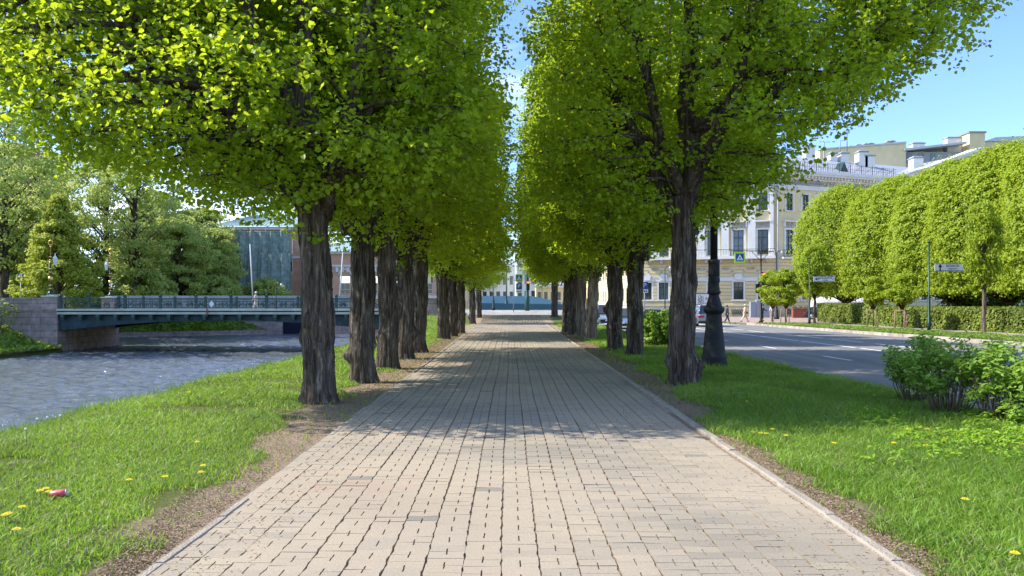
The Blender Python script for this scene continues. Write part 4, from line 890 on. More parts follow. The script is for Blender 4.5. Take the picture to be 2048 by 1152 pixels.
posts = [PX(p, 68) for p in (122, 178, 250, 321, 392, 462, 533, 603, 673, 743)]
for row, yy in ((0, 68.0), (1, 78.1)):
    for i, x_ in enumerate(posts):
        mb = bb(); mb.use('bridge_green').box(x_-.1, x_+.1, yy-.1, yy+.1, 1.305, 2.42); mb.box(x_-.14, x_+.14, yy-.14, yy+.14, 2.42, 2.5); mb.lathe([(.07, 0), (.09, .06), (.02, .14)], (x_, yy, 2.5), 8); mb.build('railing_post', t)
        if i+1 < len(posts):
            x2 = posts[i+1]; mb = bb(); mb.use('bridge_green'); mb.box(x_+.1, x2-.1, yy-.05, yy+.05, 2.2, 2.27); mb.box(x_+.1, x2-.1, yy-.04, yy+.04, 1.95, 1.99); mb.box(x_+.1, x2-.1, yy-.04, yy+.04, 1.36, 1.42)
            n = max(2, int((x2-x_)/.14))
            for k in range(1, n): q = x_+(x2-x_)*k/n; mb.box(q-.014, q+.014, yy-.014, yy+.014, 1.99, 2.2); mb.box(q-.009, q+.009, yy-.012, yy+.012, 1.42, 1.95)
            m_ = max(1, round((x2-x_)/1.05))
            for k in range(m_):     # acanthus-like scroll ornaments
                c = x_+(x2-x_)*(k+.5)/m_
                for s in (-1, 1):
                    P = [(c+s*(.05+.36*u*math.cos(u*1.2)), yy-.03, 1.68+.20*math.sin(u*4.2)*(1-.3*u)) for u in [j/10 for j in range(11)]]; mb.tube(P, [.045*(1-.04*j) for j in range(11)], 5)
                    P = [(c+s*(.26+.11*math.cos(v)), yy-.03, 1.60+.11*math.sin(v)) for v in [j*.7 for j in range(8)]]; mb.tube(P, .03, 5)
                mb.lathe([(.01, -.1), (.09, -.05), (.1, .05), (.01, .12)], (c, yy-.02, 1.70), 7)
            mb.build('railing_panel', t)
# navigation sign on the railing
t = thing('river_sign', (PX(423, 67.5), 67.5, PZ(608, 67.5)), 'small white diamond sign hung on the bridge railing', 'sign'); mb = MB(); mb.use('sign_white').prism([(0, -.32), (.24, 0), (0, .32), (-.24, 0)], -.02, .02); mb.build('plate', t)
t = thing('river_marker', (PX(414, 67.6), 67.6, PZ(624, 67.6)), 'thin reddish marker fixed under the white diamond on the bridge edge', 'marker'); mb = MB(); mb.use('planter_red').box(-.05, .05, -.03, .03, -.35, .3); mb.box(-.14, .14, -.04, .04, -.05, .03); mb.build('plate', t)

# granite abutments
def block_wall(name, pts, z0, z1, th, lab, coping=.2, m='granite', cat='wall', outs=1, cop_m=None):
    t = thing(name, (pts[0][0], pts[0][1], z0), lab, cat)
    for (a, b) in zip(pts[:-1], pts[1:]):
        ang = math.atan2(b[1]-a[1], b[0]-a[0]); ln = math.hypot(b[0]-a[0], b[1]-a[1])
        mb = MB(); mb.xf((a[0]-pts[0][0], a[1]-pts[0][1], -z0), ang).use(m).box(0, ln, 0, th, z0, z1-coping); mb.build('wall', t)
        mb = MB(); mb.xf((a[0]-pts[0][0], a[1]-pts[0][1], -z0), ang).use(cop_m or m).box(-.0, ln, -.09, th+.09, z1-coping+.002, z1); mb.build('coping', t)
    return t
t = thing('bridge_abutment', (-41, 68, -3.2), 'tall left granite abutment dappled with tree shade, with parapet', 'abutment')
mb = MB(); mb.xf((41, -68, 3.2)).use('granite'); mb.box(-60, -41.02, 67.98, 68.9, -3.2, 1.05); mb.box(-42.5, -40.98, 68.9, 78.6, -3.2, .62); mb.build('wall', t)
mb = MB(); mb.xf((41, -68, 3.2)).use('granite'); mb.box(-60, -40.9, 67.86, 69.0, 1.052, 1.25); mb.build('cornice', t)
mb = MB(); mb.xf((41, -68, 3.2)).use('granite'); mb.box(-60, -42.3, 68.05, 68.6, 1.252, 2.16); mb.box(-60, -42.3, 67.98, 68.67, 2.162, 2.3); mb.build('parapet', t)
for yy in (68.3, 78.2):
    mb = MB(); mb.xf((41, -68, 3.2)).use('granite'); xx = -41.6 if yy < 70 else PX(221, 78.2); mb.box(xx-.68, xx+.68, yy-.55, yy+.55, 1.253, 2.36); mb.use('bridge_pale').box(xx-.76, xx+.76, yy-.62, yy+.62, 2.362, 2.5); mb.box(xx-.4, xx+.4, yy-.4, yy+.4, 2.502, 2.58); mb.build('pedestal', t)
t = thing('bridge_abutment', (-11.4, 68, -3.2), 'right granite abutment with plain parapet behind the linden trunks', 'abutment')
mb = MB(); mb.xf((11.4, -68, 3.2)).use('granite'); mb.box(-11.38, -9.9, 68.0, 78.5, -3.2, .61); mb.box(-9.88, -6.0, 68.0, 68.6, -3.2, 1.04); mb.build('wall', t)
mb = MB(); mb.xf((11.4, -68, 3.2)).use('granite'); mb.box(-11.3, -6.0, 68.05, 68.55, 1.242, 2.12); mb.box(-11.3, -5.95, 67.97, 68.63, 2.122, 2.27); mb.box(-11.36, -5.95, 67.9, 68.75, 1.042, 1.24); mb.build('parapet', t)
block_wall('parapet_wall', [(-5.9, 73.4), (-5.2, 79)], .3, 1.45, .35, 'short pinkish granite parapet at the plaza end of the row', .15)
# low granite quays
block_wall('quay_edge', [(-41.8, 67.6), (-41.2, 20)], -3.2, -2.1, .9, 'low granite quay on the far side of the river', .2)
block_wall('quay_edge', [(-9.55, 10), (-9.55, 67.6)], -3.2, -2.1, .5, 'low granite quay under the near river bank', .2, m='granite_grey')
block_wall('quay_edge', [(-56, 97.2), (-34, 111.9)], -3.3, -2.0, .8, 'curving low granite quay seen under the bridge', .2)
block_wall('embankment_wall', [(-41.2, 112.2), (-34.0, 112.0)], -3.3, 1.7, .8, 'granite embankment wall left of the dark canal mouth', .3)
block_wall('embankment_wall', [(-28.2, 112.0), (-10, 112.0)], -3.3, 1.7, .8, 'granite embankment wall right of the dark canal mouth', .3)
block_wall('concrete_retaining_wall', [(-47, 112.4), (-41.25, 112.4)], -2.6, .9, .6, 'pale grey retaining wall on the grass slope under the bridge', .1, m='concrete_wall')
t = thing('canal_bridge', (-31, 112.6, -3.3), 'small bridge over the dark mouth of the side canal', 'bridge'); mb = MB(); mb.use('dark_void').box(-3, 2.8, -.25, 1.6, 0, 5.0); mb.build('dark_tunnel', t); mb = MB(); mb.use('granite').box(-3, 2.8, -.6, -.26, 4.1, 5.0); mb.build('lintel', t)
# fences and poles behind the bridge
t = thing('construction_fence', (-31, 84, 1.16), 'low pale grey construction fence behind the bridge railing', 'fence')
for k in range(13):
    mb = MB(); mb.use('concrete_wall').box(-14+k*2.3, -11.75+k*2.3, 0, .06, 0, 1.55); mb.build('panel', t)
def pole(x0, z0, x1, z1, y, lab, r_=.09, m='pole_white'):
    t = thing('leaning_pole', (x0, y, z0), lab, 'pole'); mb = MB(); mb.use(m).tube([(0, 0, 0), (x1-x0, 0, z1-z0)], [r_, r_*.7], 8); mb.build('pole', t); return t
D = 84.6; pole(PX(507, D), 1.1, PX(500, D), PZ(488, D), D, 'white leaning wooden pole in front of the green netting')
pole(PX(678, D), 1.1, PX(686, D), PZ(500, D), D, 'white pole leaning right between the first two linden trunks')
street_lamp_thin(552, 83, 1.1, PZ(570, 83), 'short dark lamp with white globe in front of the netting', .05)
street_lamp_thin(697, 72, 1.2, PZ(566, 72), 'short lamp post seen just left of the second linden', .04) if False else None

# blue hoarding at the end of the vista
t = thing('hoarding', (0, 96, 1.06), 'pale blue hoarding across the far end of the path', 'hoarding')
x_ = PX(958, 96)
for k in range(5): mb = MB(); mb.xf((0, 0, 0)).use('hoarding_light').box(x_+k*1.36, x_+1.345+k*1.36, 0, .08, 0, PZ(592, 96)-1.06); mb.build('panel', t)
mb = MB(); mb.use('hoarding_light').prism([(x_+6.8, .0), (x_+6.8, PZ(592, 96)-1.06), (x_+10.5, PZ(604, 96)-1.06), (x_+10.5, 0)], 0, .08); mb.build('panel', t)
t = thing('shaded_road_panels', (0, 91, 1.06), 'low dark blue panels standing in for the shaded road before the pale blue hoarding', 'shaded_road_panels')  # upright panels stand in for rising asphalt, its shade painted dark blue
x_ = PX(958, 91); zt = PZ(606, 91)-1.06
for k in range(8): mb = MB(); mb.use('shaded_road_blue').prism([(x_+k*1.3, -.1), (x_+k*1.3, zt-k*.02), (x_+1.298+k*1.3, zt-.02-k*.02), (x_+1.298+k*1.3, -.1)], 0, .12); mb.build('panel', t)

# ---------------------------------------------------------------- signs
def text_part(s, size, m, parent, loc, rz=0, name='lettering', rot=(R(90), 0, 0), sx=1):
    c = bpy.data.curves.new(name, 'FONT'); c.body = s; c.size = size; c.align_x = 'CENTER'; c.align_y = 'CENTER'; c.extrude = .004
    tmp = bpy.data.objects.new('tmp', c); COL.objects.link(tmp); dg = bpy.context.evaluated_depsgraph_get()
    me = bpy.data.meshes.new_from_object(tmp.evaluated_get(dg)); bpy.data.objects.remove(tmp); me.materials.clear(); me.materials.append(MATS[m])
    o = link(name, me, parent, loc); o.rotation_euler = rot; o.scale = (sx, 1, 1); return o
def street_sign(px, py, z1, sx0, sx1, sy, shh, l1, l2, arrow, lab, num=None):
    x, y, _ = GP(px, py); t = thing('street_sign', (x, y, 0), lab, 'street sign', 'street name signs on grey posts')
    mb = MB(); mb.use('iron_green').lathe([(.10, 0), (.10, .6), (.085, .62), (.075, 2.1), (.045, 2.15), (.04, z1)], n=12); mb.lathe([(.02, z1), (.07, z1+.05), (.07, z1+.12), (.01, z1+.2)], n=8); mb.build('pole', t)
    x0 = PX(sx0, y)-x; x1 = PX(sx1, y)-x; zc = PZ(sy, y); mb = MB(); mb.use('sign_white').box(x0, x1, -.04, .04, zc-shh, zc+shh); mb.use('sign_blue')
    for zz in (-shh+.02, shh-.05): mb.box(x0+.03, x1-.03, -.046, -.041, zc+zz, zc+zz+.03)
    mb.build('plate', t)
    mb = MB(); mb.use('pole_grey').box(0, x0, -.02, .02, zc+shh-.02, zc+shh+.02); mb.box(0, x0, -.02, .02, zc-shh-.02, zc-shh+.02); mb.build('bracket', t)
    wd = x1-x0; text_part(l1, shh*.72, 'ink', t, (x0+wd*.55, -.047, zc+shh*.28), sx=.95); text_part(l2, shh*.5, 'ink', t, (x0+wd*.55, -.047, zc-shh*.40))
    if num: text_part(num, shh*.6, 'ink', t, (x1-.14, -.047, zc-shh*.05))
    mb = MB(); mb.use('ink'); a = x0+.28
    if arrow == 'up': mb.prism([(a-.035, zc-.2), (a+.035, zc-.2), (a+.035, zc), (a+.12, zc), (a, zc+.2), (a-.12, zc), (a-.035, zc)], -.048, -.042)
    else: mb.prism([(a+.2, zc-.03), (a+.2, zc+.03), (a, zc+.03), (a, zc+.11), (a-.2, zc), (a, zc-.11), (a, zc-.03)], -.048, -.042)
    mb.build('arrow', t)
street_sign(1858, 665, 5.2, 1870, 1932, 534.5, .235, 'МОШКОВ', 'переулок', 'up', 'street name sign reading МОШКОВ переулок with an up arrow')
street_sign(1619, 650, 5.4, 1627, 1669, 558, .22, 'КОНЮШЕННАЯ', 'площадь', 'left', 'street name sign with a left arrow in front of the palace end lindens', '1-9')
def cross_sign(parent, x, y, z, s):
    """pedestrian crossing sign: lime frame, blue plate, white triangle with a walker"""
    mb = MB(); mb.use('sign_lime').box(x-s*.5, x+s*.5, y-.02, y+.02, z-s*.5, z+s*.5); fr = mb.build('crossing_sign', parent)
    q = s*.36; mb = MB(); mb.use('sign_blue').box(x-q, x+q, y-.028, y-.021, z-q, z+q); mb.build('plate', fr)
    mb = MB(); mb.use('sign_white').prism([(x-q*.85, z-q*.75), (x+q*.85, z-q*.75), (x, z+q*.85)], y-.034, y-.029); mb.build('triangle', fr)
    mb = MB(); mb.use('ink'); u = q*.2
    mb.lathe([(.001, -.001), (u*.45, 0), (.001, .001)], (x+u*.1, y-.037, z+q*.25), 10)
    for a, b in (((x, z+q*.12), (x-u*.1, z-q*.2)), ((x-u*.1, z-q*.2), (x-u*1.4, z-q*.62)), ((x-u*.1, z-q*.2), (x+u*1.1, z-q*.62)), ((x, z+q*.05), (x+u*1.2, z-q*.15)), ((x, z+q*.05), (x-u*1.2, z-q*.1))):
        mb.tube([(a[0], y-.037, a[1]), (b[0], y-.037, b[1])], u*.24, 5)
    for k in range(4): mb.box(x-q*.6+k*q*.33, x-q*.6+k*q*.33+q*.16, y-.039, y-.035, z-q*.73, z-q*.64)
    mb.build('walker', fr); return fr
def park_sign(parent, x, y, z, s, sub=True):
    mb = MB(); mb.use('sign_blue').box(x-s*.5, x+s*.5, y-.02, y+.02, z-s*.5, z+s*.5); fr = mb.build('parking_sign', parent); text_part('P', s*.95, 'sign_white', fr, (x, y-.026, z))
    if sub:
        mb = MB(); mb.use('sign_white').box(x-s*.5, x+s*.5, y-.02, y+.02, z-s*1.05, z-s*.56); p2 = mb.build('info_plate', parent); mb = MB(); mb.use('ink')
        for k in range(3): mb.box(x-s*.4+k*s*.27, x-s*.4+k*s*.27+s*.2, y-.026, y-.021, z-s*.92, z-s*.74)
        mb.build('marks', p2)
def signal(parent, x, y, z, red, k=1.0, back=True):
    mb = MB(); mb.use('signal_black').box(x-.16*k, x+.16*k, y-.12, y+.12, z-.5*k, z+.5*k)
    for i in range(3):
        c = z+(.32-.32*i)*k; P = [(x+.14*k*math.cos(a), z*0+c+.14*k*math.sin(a)) for a in [R(20)+j*R(140)/6 for j in range(7)]]; Q = [(x+.12*k*math.cos(a), c+.12*k*math.sin(a)) for a in [R(160)-j*R(140)/6 for j in range(7)]]; mb.prism(P+Q, y-.32, y-.121)
    h_ = mb.build('signal_head', parent)
    for i in range(3):
        c = z+(.32-.32*i)*k; mb = MB(); mb.use('signal_red' if (i == 0 and red) else 'signal_off'); vs = [(x+.115*k*math.cos(j*.628), y-.13, c+.115*k*math.sin(j*.628)) for j in range(10)]; mb.add(vs, [tuple(range(10))]); mb.build('lens', h_)
# pole, signal and signs at the end of the vista
D = 84; t = thing('traffic_light', (PX(1054.5, D), D, 1.02), 'tall green pole with a red traffic light at the end of the path', 'traffic light')
mb = MB(); mb.use('pole_green').lathe([(.26, 0), (.26, 1.6), (.20, 1.7), (.19, 5), (.15, 9.5)], n=16); mb.build('pole', t); zz = PZ(571, D)-1.02; signal(t, .09, -.3, zz, True, 1.05)
for z_ in (PZ(524, D)-1.02, PZ(504, D)-1.02, PZ(532, D)-1.02):
    mb = MB(); mb.use('pole_white').box(-.12, .15, -.32, -.16, z_-.15, z_+.15); mb.build('insulator', t)
D = 80; t = thing('sign_post', (PX(1027, D), D, .95), 'thin post with a parking sign left of the green traffic light pole', 'sign post')
mb = MB(); mb.use('pole_grey').lathe([(.05, 0), (.045, 3.6)], n=8); o = mb.build('pole', t); mb = MB(); mb.use('pole_grey').box(0, PX(1037, D)-PX(1027, D), -.02, .02, PZ(560, D)-.98, PZ(560, D)-.93); mb.build('arm', t)
cross_sign(t, PX(1038, D)-PX(1027, D), -.06, PZ(556, D)-.95, .80); park_sign(t, PX(1038, D)-PX(1027, D), -.06, PZ(573, D)-.95, .64)
# right corner: traffic light with cantilever arm
x, y, _ = GP(1522, 645); t = thing('traffic_light', (x, y, 0), 'black traffic light with a long arm at the palace corner crossing', 'traffic light')
mb = MB(); mb.use('iron_black').lathe([(.2, 0), (.2, .15), (.12, .2), (.11, 3), (.07, 3.1), (.06, PZ(478, y))], n=12); mb.build('pole', t)
za = PZ(501, y); mb = MB(); mb.use('iron_black').tube([(PX(1462, y)-x, 0, za), (PX(1548, y)-x, 0, za-.08)], .04, 6); mb.tube([(0, 0, za-1), (-.9, 0, za-.05)], .025, 6); mb.tube([(0, 0, za-1), (.9, 0, za-.05)], .025, 6); mb.build('arm', t)
cross_sign(t, PX(1479, y)-x, -.08, PZ(515, y), 1.02); signal(t, .15, -.25, PZ(556, y), True, 1.1)
mb = MB(); mb.use('signal_black').lathe([(.01, 0), (.33, .0), (.33, .05), (.01, .05)], n=18); o = mb.build('round_back_plate', t, (.18, -.2, PZ(571, y)-.0)); o.rotation_euler = (R(90), 0, 0)
mb = MB(); mb.use('signal_black').box(-.5, -.2, -.1, .1, PZ(586, y), PZ(568, y)); mb.build('side_signal', t)
x, y = PX(1289, 52), 52.0; t = thing('sign_post', (x, y, -.1), 'blue parking sign on a post behind the third road side linden', 'sign post')
mb = MB(); mb.use('pole_grey').lathe([(.04, 0), (.035, 3.2)], n=8); mb.build('pole', t); park_sign(t, 0, -.06, PZ(571, y)+.1, .48)
D = 83; t = thing('sign_post', (PX(42, D), D, 1.2), 'blue parking sign on a pale post left of the first gilded lamp', 'sign post'); mb = MB(); mb.use('pole_grey').lathe([(.07, 0), (.06, 3.0)], n=8); mb.build('pole', t); park_sign(t, 0, -.08, PZ(553, D)-1.2, .7, False)
# advertising board
x, y = PX(1409, 84), 84; t = thing('billboard', (x, y, 0), 'white advertising board with black lettering behind the grey car', 'billboard')
mb = MB(); mb.use('ink').box(-1.0, 1.0, 0, .2, .9, PZ(587, y)+.02); mb.box(-.9, -.7, .02, .18, 0, .9); mb.box(.7, .9, .02, .18, 0, .9); mb.build('frame', t)
mb = MB(); mb.use('sign_white').box(-.93, .93, -.02, -.002, .98, PZ(587, y)-.06); mb.build('poster', t)
for s_, dx, dz in (('Й', -.5, .35), ('Ж', -.5, -.05), ('О', -.5, -.5)): text_part(s_, .62, 'ink', t, (dx, -.025, 2.05+dz), rot=(R(90), R(0), 0))
text_part('4:', .5, 'ink', t, (.2, -.025, 2.35), rot=(R(90), R(90), 0)); mb = MB(); mb.use('ink').box(-.2, -.14, -.026, -.021, 1.75, 2.65); mb.box(-.1, .6, -.026, -.021, 1.85, 1.9); mb.build('marks', t)

# ---------------------------------------------------------------- buildings
WM = {}
def window_meshes(w, h, style):
    k = (round(w, 2), round(h, 2), style)
    if k in WM: return WM[k]
    fm, gm, nx_, nz_ = {'dark': ('frame_dark', 'glass_dark', 2, 3), 'blue': ('frame_dark', 'glass_blue', 2, 3), 'white': ('frame_white', 'glass_dark', 2, 2)}[style]
    a = MB(); a.use(fm); t = .09 if style != 'white' else .12
    a.box(-w/2, -w/2+t, -.26, -.16, 0, h); a.box(w/2-t, w/2, -.26, -.16, 0, h); a.box(-w/2+t, w/2-t, -.26, -.16, h-t, h); a.box(-w/2+t, w/2-t, -.26, -.16, 0, t)
    a.box(-.04, .04, -.25, -.17, t, h-t)
    for z in ((h*.68,) if style != 'white' else (h*.6,)): a.box(-w/2+t, -.04, -.25, -.165, z, z+.08); a.box(.04, w/2-t, -.25, -.165, z, z+.08)
    if h > 2.2: 
        for z in (h*.34,): a.box(-w/2+t, -.04, -.24, -.18, z, z+.045); a.box(.04, w/2-t, -.24, -.18, z, z+.045)
    b = MB(); b.use(gm).add([(-w/2, -.235, 0), (w/2, -.235, 0), (w/2, -.235, h), (-w/2, -.235, h)], [(0, 1, 2, 3)])
    WM[k] = (a.mesh('window'), b.mesh('pane')); return WM[k]
def win_part(root, o, ang, uc, w, zb, zt, style):
    f, p = window_meshes(w, zt-zb, style); c, s = math.cos(ang), math.sin(ang)
    q = link('window', f, root, (o[0]+uc*c, o[1]+uc*s, zb)); q.rotation_euler = (0, 0, ang+0)
    link('pane', p, q)
def wall_open(mb, u0, u1, z0, z1, wins, d=.30):
    """front faces with real openings; y outward is negative"""
    wins = [(a-w/2, a+w/2, zb, zt) for a, w, zb, zt in wins if u0 < a-w/2 and a+w/2 < u1]
    us = sorted({u0, u1, *[x for w in wins for x in w[:2]]}); zs = sorted({z0, z1, *[x for w in wins for x in w[2:4] if z0 < x < z1]})
    for i in range(len(us)-1):
        for j in range(len(zs)-1):
            uc, zc = (us[i]+us[i+1])/2, (zs[j]+zs[j+1])/2
            if any(a < uc < b and c < zc < e for a, b, c, e in wins): continue
            mb.add([(us[i], 0, zs[j]), (us[i+1], 0, zs[j]), (us[i+1], 0, zs[j+1]), (us[i], 0, zs[j+1])], [(0, 1, 2, 3)])
    for a, b, c, e in wins:
        mb.add([(a, 0, c), (a, d, c), (a, d, e), (a, 0, e)], [(0, 1, 2, 3)]); mb.add([(b, 0, c), (b, d, c), (b, d, e), (b, 0, e)], [(3, 2, 1, 0)])
        mb.add([(a, 0, c), (b, 0, c), (b, d, c), (a, d, c)], [(0, 1, 2, 3)]); mb.add([(a, 0, e), (b, 0, e), (b, d, e), (a, d, e)], [(3, 2, 1, 0)])
# for facades: local +u along wall, local d outward => y = -d. window meshes use y<0 as depth, so flip them
def facade(root, o, ang, u0, u1, z0, z1, wins, m, style='dark', name='wall'):
    mb = MB(); mb.xf(o, ang).use(m)
    wall_open(mb, u0, u1, z0, z1, [(a, w, zb, zt) for a, w, zb, zt in wins])
    mb.build(name, root)
    for a, w, zb, zt in wins: win_part2(root, o, ang, a, w, zb, zt, style if style == 'white' else rnd.choice(('dark', 'dark', 'blue')))
def win_part2(root, o, ang, uc, w, zb, zt, style):
    f, p = window_meshes(w, zt-zb, style); c, s = math.cos(ang), math.sin(ang)
    q = link('window', f, root, (o[0]+uc*c, o[1]+uc*s, zb)); q.rotation_euler = (0, 0, ang+math.pi); link('pane', p, q)

pal = thing('palace', (0, 0, 0), 'large pale yellow classical palace with white pilasters, balcony and ornate frieze', 'building')
OA, AA = (PX(1283, 112), 112.0, 0), -R(15); LA = 19.1
OB = (OA[0]+LA*math.cos(AA), OA[1]+LA*math.sin(AA), 0); AB = R(20); LB = 62
def U(px, o, a):
    k = (px-HX)/F; return (k*o[1]-o[0])/(math.cos(a)-k*math.sin(a))
def cuts(m, o, a, u0, u1, z0, z1, d0, d1, wins):
    """proud band box from d0 to d1 outwards, interrupted by windows"""
    iv = sorted([(c-w/2-.28, c+w/2+.28) for c, w, zb, zt in wins if zb-.15 < z1 and zt+.1 > z0]); cur = u0
    for a_, b_ in iv+[(u1, u1)]:
        if a_ > cur+.05: m.box(cur, min(a_, u1), -d1, -d0, z0, z1)
        cur = max(cur, b_)
g_px = [1294, 1327, 1379, 1425, 1477, 1526]; gA = [U(p, OA, AA) for p in g_px]
W1_ = [(u, 1.35, 2.5, 5.0) for u in gA]; W2_ = [(u, 1.4, 9.0, 12.5) for u in gA]; W3_ = [(u, 1.2, 15.3, 17.8) for u in gA]
facade(pal, OA, AA, 0, LA, 0, 21, W1_+W2_+W3_, 'plaster_yellow')
gB = [U(1579, OB, AB)+i*2.85 for i in range(19)]
WB1 = [(u, 1.3, 2.5, 5.0) for u in gB[::2]+gB[1::2]]; WB2 = [(u, 1.35, 9.0, 12.5) for u in gB]; WB3 = [(u, 1.15, 15.3, 17.7) for u in gB]
facade(pal, OB, AB, 0, LB, 0, 21, WB1+WB2+WB3, 'plaster_yellow')
# side wall along the street and closing walls
OS = (OA[0]+.4, OA[1]+14, 0); AS = -math.atan2(14, .4)+0*math.pi
AS = math.atan2(OA[1]-OS[1], OA[0]-OS[0]); LS = math.hypot(OA[0]-OS[0], OA[1]-OS[1])
gs = [2.2, 5.4, 8.6, 11.8]; facade(pal, OS, AS, 0, LS, 0, 21, [(u, 1.3, 2.5, 5.0) for u in gs]+[(u, 1.4, 9.0, 12.5) for u in gs]+[(u, 1.2, 15.3, 17.8) for u in gs], 'plaster_yellow')
for o, a, ln, allw in ((OA, AA, LA, W1_), (OB, AB, LB, WB1), (OS, AS, LS, [(u, 1.3, 2.5, 5.0) for u in gs])):
    m = MB(); m.xf(o, a).use('plaster_yellow'); z = 1.62
    while z < 5.0: cuts(m, o, a, .0, ln, z, z+.38, .002, .12, allw); z += .5
    z = 5.85
    while z < 8.0: cuts(m, o, a, .0, ln, z, z+.38, .002, .12, []); z += .5
    m.build('rustication', pal)
    m = MB(); m.xf(o, a).use('sandstone').box(0, ln, -.14, -.003, 0, 1.5); m.box(0, ln, -.18, -.003, 1.502, 1.6); m.build('plinth', pal)
    m = MB(); m.xf(o, a).use('stucco_white').box(0, ln, -.13, -.003, 5.16, 5.7); m.box(0, ln, -.2, -.003, 5.702, 5.8)
    m.build('string_course', pal); m = MB(); m.xf(o, a).use('stucco_white')
    m.box(0, ln, -.14, -.003, 18.35, 18.75); m.box(0, ln, -.2, -.003, 18.752, 18.95); m.build('architrave', pal)
    m = MB(); m.xf(o, a).use('ornament_grey').box(0, ln, -.05, -.003, 18.952, 19.75)
    u = .5
    while u < ln-.5:
        m.lathe([(.01, -.02), (.30, .0), (.26, .06), (.12, .05), (.1, .1), (.01, .12)], (u, -.08, 19.35), 12) if False else None
        P = [(u+.32*math.cos(v), -.09, 19.35+.27*math.sin(v)) for v in [j*6.283/12 for j in range(13)]]; m.tube(P, .07, 5); m.box(u-.1, u+.1, -.16, -.052, 19.25, 19.45)
        P = [(u+.5+.75*q, -.09, 19.35+.2*math.sin(q*12)) for q in [j/8 for j in range(9)]]; m.tube(P, .07, 5); u += 1.7
    m.build('frieze', pal)
    m = MB(); m.xf(o, a).use('stucco_white'); m.box(0, ln, -.25, -.003, 19.76, 19.95); m.box(0, ln, -.95, -.003, 20.32, 20.6); m.box(0, ln, -1.1, -.003, 20.602, 20.95); m.box(0, ln, -.30, -.003, 19.952, 20.318)
    u = .2
    while u < ln-.3: m.box(u, u+.28, -.75, -.302, 20.0, 20.30); u += .6
    m.build('cornice', pal)
    for c, w, zb, zt in allw:
        m = MB(); m.xf(o, a).use('stucco_white'); m.box(c-w/2-.26, c-w/2-.02, -.10, -.004, zb-.02, zt+.12); m.box(c+w/2+.02, c+w/2+.26, -.10, -.004, zb-.02, zt+.12); m.box(c-w/2-.02, c+w/2+.02, -.09, -.004, zt+.01, zt+.12); m.box(c-w/2-.4, c+w/2+.4, -.24, -.004, zb-.2, zb-.04)
        m.prism([(c-.45, 5.35), (c+.45, 5.35), (c+.6, 6.0), (c+.35, 6.25), (c-.35, 6.25), (c-.6, 6.0)], -.3, -.072); m.build('window_surround', pal)
# upper window surrounds
for o, a, lst2, lst3 in ((OA, AA, W2_, W3_), (OB, AB, WB2, WB3), (OS, AS, [(u, 1.4, 9.0, 12.5) for u in gs], [(u, 1.2, 15.3, 17.8) for u in gs])):
    for c, w, zb, zt in lst2:
        m = MB(); m.xf(o, a).use('stucco_white'); m.box(c-w/2-.32, c-w/2-.02, -.12, -.004, zb-.3, zt+.25); m.box(c+w/2+.02, c+w/2+.32, -.12, -.004, zb-.3, zt+.25); m.box(c-w/2-.02, c+w/2+.02, -.11, -.004, zt+.01, zt+.25)
        m.box(c-w/2-.55, c+w/2+.55, -.5, -.004, zt+1.12, zt+1.32); m.box(c-w/2-.5, c-w/2-.25, -.34, -.004, zt+.4, zt+1.118); m.box(c+w/2+.25, c+w/2+.5, -.34, -.004, zt+.4, zt+1.118)
        m.use('ornament_grey').box(c-w/2-.2, c+w/2+.2, -.06, -.004, zt+.34, zt+1.05)
        for s in (-1, 1):
            P = [(c+s*(.1+.5*q), -.1, zt+.68+.2*math.sin(q*9)) for q in [j/8 for j in range(9)]]; m.tube(P, .06, 5)
        m.build('window_surround', pal)
    for c, w, zb, zt in lst3:
        m = MB(); m.xf(o, a).use('stucco_white'); m.box(c-w/2-.24, c-w/2-.02, -.08, -.004, zb-.02, zt+.16); m.box(c+w/2+.02, c+w/2+.24, -.08, -.004, zb-.02, zt+.16); m.box(c-w/2-.02, c+w/2+.02, -.075, -.004, zt+.01, zt+.16); m.box(c-w/2-.3, c+w/2+.3, -.18, -.004, zb-.16, zb-.03); m.build('window_surround', pal)
for p in (1310, 1352, 1402, 1450, 1503, 1543):       # giant pilasters
    u = U(p, OA, AA); m = MB(); m.xf(OA, AA).use('stucco_white'); hw = .52 if p < 1540 else .25
    m.box(u-hw, u+hw, -.42, -.005, 8.9, 18.348); m.box(u-hw-.12, u+hw+.12, -.52, -.006, 8.72, 9.5); m.box(u-hw-.1, u+hw+.1, -.5, -.006, 17.5, 17.75); m.build('pilaster', pal)
m = MB(); m.xf(OA, AA).use('stucco_white').box(.3, LA-.3, -1.5, -.21, 8.3, 8.7); m.use('ornament_grey')
for k in range(9): u = .9+k*2.1; m.box(u-.18, u+.18, -1.3, -.21, 7.75, 8.298)
m.build('balcony', pal)
m = MB(); m.xf(OA, AA).use('frame_dark'); m.box(.3, LA-.3, -1.45, -1.41, 9.62, 9.68); u = .3
while u < LA-.3: m.box(u, u+.035, -1.445, -1.415, 8.702, 9.62); u += .22
m.build('balcony_railing', pal)
m = MB(); m.xf(OB, AB).use('frame_dark'); m.box(.4, 30, -.85, -.81, 9.5, 9.56); u = .4
while u < 30: m.box(u, u+.035, -.845, -.815, 8.5, 9.5); u += .25
m.use('stucco_white').box(.4, 30, -.95, -.21, 8.3, 8.5); m.build('balcony', pal)
